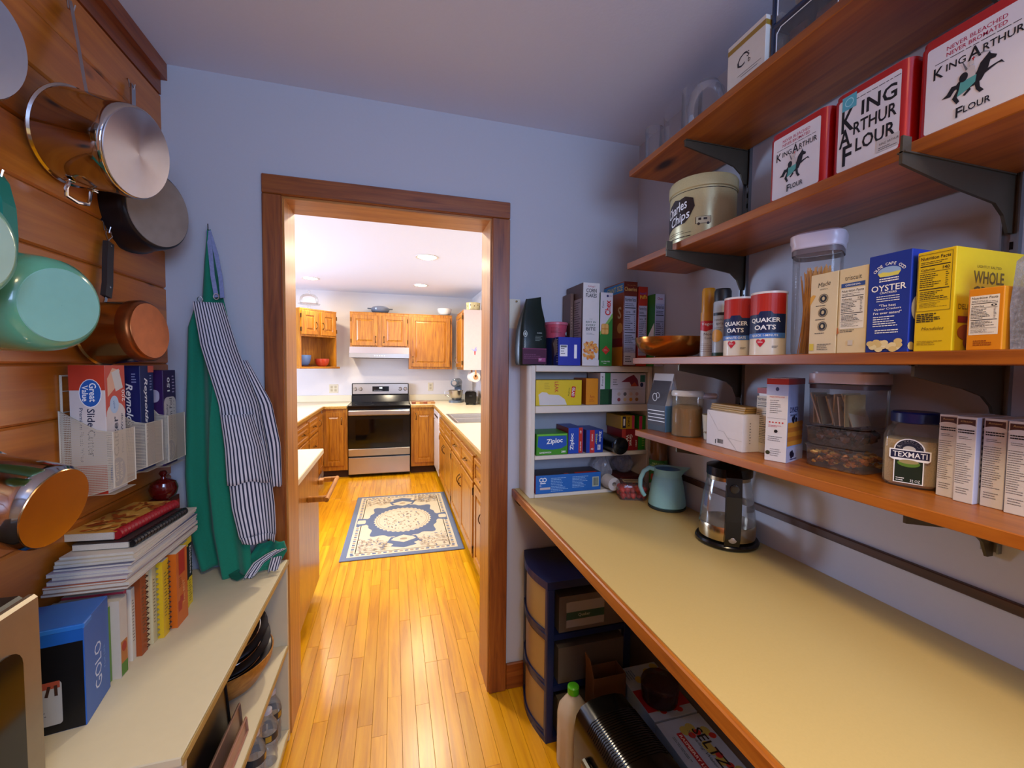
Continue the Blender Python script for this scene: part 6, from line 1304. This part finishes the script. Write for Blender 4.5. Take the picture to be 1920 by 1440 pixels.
# copper based saucepan
rim, bot = (-.742, -.378, 1.515), (-.625, -.392, 1.525)
brassy = mat('aged_steel', 'a88a58', .2, 1, var=.12, scale=12); copper = mat('copper_base', '8a4a22', .35, .85, var=.35, scale=30)
t, M, L = pot('copper_pot', 'small saucepan with a copper base and a black riveted handle', 'pot', rim, bot, .081, .08, brassy, copper)
g = G(copper); g.T = M; g.lathe([(.0808, L-.03), (.0812, L-.028), (.0808, L-.008), (.076, L-.001), (.0735, L)], 48); g.build('copper_band', t)
pth = [(.004, .02, .1), (.004, .028, .135), (.0, .04, .2), (-.002, .05, .25)]
G(satin).bar([(.006, .008, .078), (.005, .015, .09), (.004, .024, .11)], .01, .003, up=(1, 0, 0)).build('tang', t)
o = G(gloss('2e2724', .45)).bar(pth, .026, .012, up=(1, 0, 0)).build('handle', t)
for a in (pth[1], pth[3]): G(satin).lathe([(0, .007), (.003, .0066), (.0032, .005)], 10, (a[0], a[1], a[2]-.008), axis='x').build('rivet', o)
G(chrome).tube([(-.004, .052, .256), (-.001, .064, .269), (-.003, .058, .286), (-.004, .046, .286), (-.003, .04, .27), (-.004, .05, .256)], .002, 6).build('hanging_ring', t)
# black skillet
rim, bot = (-.742, -.219, 1.893), (-.662, -.246, 1.888)
blk = mat('nonstick_black', '16151a', .35, var=.1); gry = mat('worn_aluminium', '8c8680', .5, .3, var=.2, scale=25)
t, M, L = pot('skillet', 'black nonstick skillet with a worn grey base beside the doorway wall', 'pan', rim, bot, .124, .112, blk, gry)
G(satin).bar([(.01, .006, .118), (.006, .01, .16), (.0, .02, .26), (-.003, .028, .36), (-.004, .03, .372)], .02, .005, up=(1, 0, 0)).build('handle', t)
# green enamel saucepan
rim, bot = (-.735, -.712, 1.556), (-.59, -.762, 1.545)
grn = mat('jade_enamel', '5fa884', .22, var=.05, coat=.6); grnb = mat('jade_base', '8ac4b4', .35, var=.06)
t, M, L = pot('green_saucepan', 'jade green saucepan with a matching green handle', 'pot', rim, bot, .094, .088, grn, grnb, base_r=.76, edge=.03)
G(mat('copper_ferrule', '8a6a50', .3, 1)).lathe([(.013, -.008), (.014, -.006), (.014, .012), (.012, .014), (0, .014)], 14, (.014, .035, .092)).build('ferrule', t)
teal = mat('teal_handle', '1f8a72', .4, var=.05)
G(teal).bar([(.014, .035, .104), (.012, .04, .135), (.006, .047, .19), (-.008, .055, .24), (-.018, .058, .255)], .032, .012, up=(1, 0, 0)).build('handle', t)
# mint frying pan in front of it
rim, bot = (-.738, -.945, 1.618), (-.57, -.958, 1.606)
t, M, L = pot('mint_pan', 'pale mint deep pan hanging beside the jade saucepan', 'pan', rim, bot, .085, .078, grn, mat('mint_base', 'a4c8b4', .35), base_r=.82)
G(teal).bar([(.004, .0, .105), (.002, .004, .15), (-.008, .01, .23)], .026, .012, up=(1, 0, 0)).build('handle', t)
# shallow steel pan up high
rim, bot = (-.738, -.812, 1.985), (-.652, -.82, 1.964)
t, M, L = pot('steel_pan', 'shallow steel pan hanging high on the pine wall', 'pan', rim, bot, .1, .093, chrome, mat('pale_base', 'a8acb8', .35, .6))
G(satin).bar([(.004, .0, .108), (.0, .004, .16), (-.008, .01, .26)], .02, .005, up=(1, 0, 0)).build('handle', t)
# small steel saucepan hung low
rim, bot = (-.715, -.785, 1.205), (-.588, -.797, 1.178)
t, M, L = pot('small_steel_pot', 'small polished saucepan hanging low above the magazines', 'pot', rim, bot, .078, .076, chrome, mat('warm_base', 'a8865a', .22, 1, var=.12, scale=20))
g = G(chrome); g.tube([(.05, -.012, .07), (.04, -.018, .09), (.01, -.006, .1), (-.02, .012, .098), (-.032, .018, .085)], .003, 6); g.build('loop_handle', t)
for nm, y, z in (('above the large polished pot', -.432, 2.298), ('above the copper based saucepan', -.326, 1.802), ('above the black skillet', -.19, 2.262), ('above the jade saucepan', -.652, 1.812), ('above the mint pan', -.936, 1.848), ('above the shallow steel pan', -.802, 2.243), ('above the low small saucepan', -.765, 1.296)):
    t = thing('wall_hook', 'small steel hook on the pine wall '+nm, 'hook', (XL, y, z), 0, 'hooks on the pantry walls')
    G(chrome).tube([(.0005, 0, .02), (.004, 0, .018), (.006, 0, -.004), (.016, 0, -.01), (.02, 0, .006)], .0018, 6).build('hook_wire', t)
# ================================================================ aprons on the door wall
def cloth(name, parent, rows, yf, nu, nv, m, thick=.0022):
    """hanging cloth: rows of (z, left x, right x); yf(u, v) gives the folds"""
    me = bpy.data.meshes.new(name); vs = []; uv = []
    zs = [r[0] for r in rows]
    def at(v):
        k = v*(len(rows)-1); i = min(int(k), len(rows)-2); f = k-i; f = f*f*(3-2*f)*.4+f*.6
        return [lerp(rows[i][j], rows[i+1][j], f) for j in range(3)]
    for j in range(nv+1):
        z, a, b = at(j/nv)
        for i in range(nu+1):
            u = i/nu; vs.append((lerp(a, b, u), yf(u, j/nv), z+.004*math.sin(u*9+j*.3)*(j/nv))); uv.append((u, j/nv))
    fs = [[j*(nu+1)+i, j*(nu+1)+i+1, (j+1)*(nu+1)+i+1, (j+1)*(nu+1)+i] for j in range(nv) for i in range(nu)]
    me.from_pydata(vs, [], fs); l = me.uv_layers.new(name='UVMap')
    for p_ in me.polygons:
        p_.use_smooth = True
        for li in p_.loop_indices: l.data[li].uv = uv[me.loops[li].vertex_index]
    me.materials.append(m); o = bpy.data.objects.new(name, me); COL.objects.link(o); o.parent = parent
    md = o.modifiers.new('thick', 'SOLIDIFY'); md.thickness = thick; md.offset = 0
    return o
def stripe_mat(name, n, c0, c1):
    m = bpy.data.materials.new(name); m.use_nodes = True; nt = m.node_tree; N = nt.nodes; L = nt.links; b = bsdf(m)
    uvn = N.new('ShaderNodeTexCoord'); sp = N.new('ShaderNodeSeparateXYZ'); L.new(uvn.outputs['UV'], sp.inputs[0])
    mu = N.new('ShaderNodeMath'); mu.operation = 'MULTIPLY'; L.new(sp.outputs[0], mu.inputs[0]); mu.inputs[1].default_value = n
    fr = N.new('ShaderNodeMath'); fr.operation = 'FRACT'; L.new(mu.outputs[0], fr.inputs[0])
    rp = ramp(nt, [(.5, c0), (.56, c1), (.94, c1), (1.0, c0)]); L.new(fr.outputs[0], rp.inputs[0]); L.new(rp.outputs[0], b.inputs['Base Color']); b.inputs['Roughness'].default_value = .9
    return m
strp = stripe_mat('ticking_stripe', 12, 'd4d0d4', '20263e'); strp2 = stripe_mat('ticking_stripe_narrow', 4, 'd4d0d4', '20263e')
green = mat('green_canvas', '0f7a5c', .9, var=.12, scale=150, bump=.3, sheen=.2)
greend = mat('green_canvas_tie', '0c5c48', .9, var=.12, scale=150)
t = thing('wall_hook', 'thin wire hook holding the aprons on the white wall', 'hook', (-.618, 0, 1.9), 0, 'hooks on the pantry walls')
G(chrome).tube([(0, -.0005, .0), (0, -.008, -.004), (0, -.024, -.004), (0, -.03, .006), (0, -.031, .022)], .0016, 6).build('hook_wire', t)
t = thing('green_apron', 'green canvas apron hanging behind the striped one', 'apron', (0, 0, 0))
cloth('skirt', t, [(1.62, -.655, -.565), (1.56, -.672, -.555), (1.3, -.682, -.535), (1.05, -.690, -.515), (.86, -.682, -.498), (.715, -.650, -.493)], lambda u, v: -.052-.024*math.sin(u*13+.8)*(.35+.65*v)-.03*v*math.sin(u*PI), 48, 40, green)
cloth('front_panel', t, [(1.36, -.592, -.57), (1.25, -.6, -.54), (1.05, -.605, -.508), (.86, -.59, -.484), (.70, -.565, -.478)], lambda u, v: -.092-.012*math.sin(u*8+1)*(.3+.7*v)-.024*v, 32, 34, green)
cloth('bib', t, [(1.905, -.622, -.613), (1.8, -.63, -.598), (1.7, -.635, -.58), (1.6, -.64, -.56)], lambda u, v: -.022-.018*v-.006*math.sin(u*7), 14, 16, green)
G(greend).bar([(-.53, -.1, .722), (-.535, -.115, .712), (-.52, -.135, .709), (-.5, -.15, .708)], .03, .003, up=(0, 0, 1)).build('apron_tie', t)
t = thing('striped_apron', 'navy and white striped apron with a pocket hanging by the doorway', 'apron', (0, 0, 0))
fy = lambda u, v: -.088-.014*math.sin(u*6+.6)*(.3+.7*v)-.05*v
cloth('skirt', t, [(1.645, -.645, -.558), (1.5, -.622, -.517), (1.3, -.568, -.452), (1.1, -.545, -.418), (.95, -.530, -.400), (.845, -.505, -.395)], fy, 40, 36, strp)
cloth('side_fold', t, [(1.45, -.512, -.496), (1.3, -.462, -.420), (1.15, -.435, -.392), (1.0, -.418, -.388)], lambda u, v: -.068-.02*v-.008*math.sin(u*5), 10, 14, strp2)
cloth('pocket', t, [(1.265, -.560, -.464), (1.15, -.547, -.432), (1.03, -.540, -.412)], lambda u, v: fy(u, .49+.27*v)-.007, 28, 12, strp)
cloth('hem', t, [(.848, -.503, -.397), (.822, -.495, -.40)], lambda u, v: fy(u, 1)-.003, 28, 3, strp)
for pts in ([(-.619, -.026, 1.9), (-.61, -.035, 1.82), (-.6, -.05, 1.74), (-.583, -.07, 1.665)], [(-.617, -.026, 1.9), (-.595, -.03, 1.82), (-.58, -.04, 1.74), (-.568, -.062, 1.665)]):
    G(mat('strap_stripe', '8a92b8', .9, var=.3, scale=120)).bar(pts, .013, .002, up=(0, 1, 0)).build('neck_strap', t)
for x, z in ((-.582, 1.667), (-.63, 1.655)): G(chrome).tube([(x+.008*math.cos(a), -.075, z+.01*math.sin(a)) for a in [2*PI*i/10 for i in range(10)]], .0016, 5, closed=True).build('strap_ring', t)
o = cloth('tie_bundle', t, [(.795, -.47, -.385), (.76, -.49, -.375), (.735, -.5, -.39), (.712, -.5, -.42)], lambda u, v: -.07-.05*v-.012*math.sin(u*9+v*4), 20, 14, green)
for pts in ([(-.39, -.1, .775), (-.42, -.125, .765), (-.455, -.14, .745), (-.475, -.15, .715), (-.48, -.152, .707)], [(-.4, -.115, .755), (-.405, -.125, .735), (-.41, -.13, .712)]):
    me_o = cloth('apron_tie', t, [(q[2]+.0, q[0]-.016, q[0]+.016) for q in pts], (lambda ps: lambda u, v: lerp(ps[0][1], ps[-1][1], v)-.004*math.sin(u*6))(pts), 10, 16, strp2)
# ================================================================ inside the low cabinet
t = thing('wooden_bowl', 'large brown wooden bowl holding dark lids on the cabinet shelf', 'bowl', (-.545, -.21, .3783), 0)
wb = wood('bowl_wood', '7a4814', '9a6420', 'b07c34', 'x', 1, .5)
G(wb).lathe([(0, 0), (.08, 0), (.112, .02), (.145, .075), (.151, .105), (.147, .105), (.14, .076), (.107, .026), (0, .01)], 40).build('bowl_body', t)
for i, (a, r) in enumerate(((.35, .128), (.5, .12), (.62, .11))):
    t = thing('pan_lid', 'dark round pan lid %s in the wooden bowl' % ('lowest', 'in the middle', 'on top')[i], 'lid', (-.53, -.2+.01*i, .47+.034*i), rot=(a*.6, -a*.2, .4), group='dark lids in the wooden bowl')
    G(mat('dark_lid', '1c1612', .25, .4)).lathe([(r, 0), (r+.003, .003), (r-.004, .008), (r*.5, .016), (0, .018)], 36).build('lid_disc', t); G(chrome).lathe([(r*.8, .0105), (r*.8+.002, .0118), (r*.8+.004, .0095)], 36).build('lid_ring', t)
for i, (x, c, h, l) in enumerate(((-.41, 'b08a78', .045, .36), (-.43, '8a7060', .075, .4), (-.455, '2a2420', .15, .38), (-.49, '1c1816', .2, .4), (-.53, '3a2c26', .24, .36))):
    t = thing('baking_sheet', ('pinkish low baking sheet', 'tan baking sheet', 'dark baking sheet', 'black deep baking sheet', 'brown tall baking sheet')[i]+' standing on edge in the cabinet', 'baking sheet', (x, -.6, .3783), rot=(0, -.08, 0), group='baking sheets in the cabinet')
    g = G(mat('sheet_'+c, c, .35, .5)); g.box(-.001, .001, -l/2, l/2, 0, h); g.build('sheet', t); G(mat('sheet_'+c, c, .35, .5)).tube([(.003, -l/2, .004), (.003, l/2, .004), (.003, l/2, h), (.003, -l/2, h)], .003, 5, closed=True).build('rolled_rim', t)
wt = clear('water_bottle_plastic', 'e8eef0', .1, .05)
for x, y, lab in ((-.435, -.075, 'clear water bottle in the cabinet corner beside the door wall'), (-.425, -.165, 'clear water bottle second from the door wall in the cabinet'), (-.44, -.25, 'clear water bottle third from the door wall in the cabinet')):
    t = thing('water_bottle', lab, 'bottle', (x, y, .0483), R.uniform(0, 90), 'water bottles in the cabinet')
    G(wt).lathe([(0, .001), (.026, .001), (.03, .008), (.0285, .022), (.031, .035), (.0285, .048), (.031, .06), (.0285, .072), (.031, .085), (.031, .125), (.028, .14), (.014, .168), (.0125, .172), (.0125, .18)], 28).build('bottle_body', t)
    G(gloss('c8c8c8', .4)).lathe([(.0135, .178), (.0145, .179), (.0145, .192), (.012, .194), (0, .194)], 18).build('cap', t)
    p = Pr(t, 'label').can(.0312); p.rect(0, .105, .19, .026, ink('2a3038')); p.rect(.0, .105, .018, .02, ink('a8862c')); p.rect(.08, .105, .018, .02, ink('a8862c')); p.done()

# --- cream card hanging on a nail between the doorway and the coffee pouch
t = thing('wall_card', 'small cream card hanging on a nail beside the doorway casing', 'card', (.497, -.0005, 1.60))
G(paper('d8d0b4')).box(-.018, .03, -.002, 0, 0, .125).build('card', t); G(m_brass).lathe([(0, -.01), (.004, -.009), (.002, -.006), (.002, 0)], 10, (.012, 0, .115), axis='y').build('nail', t)
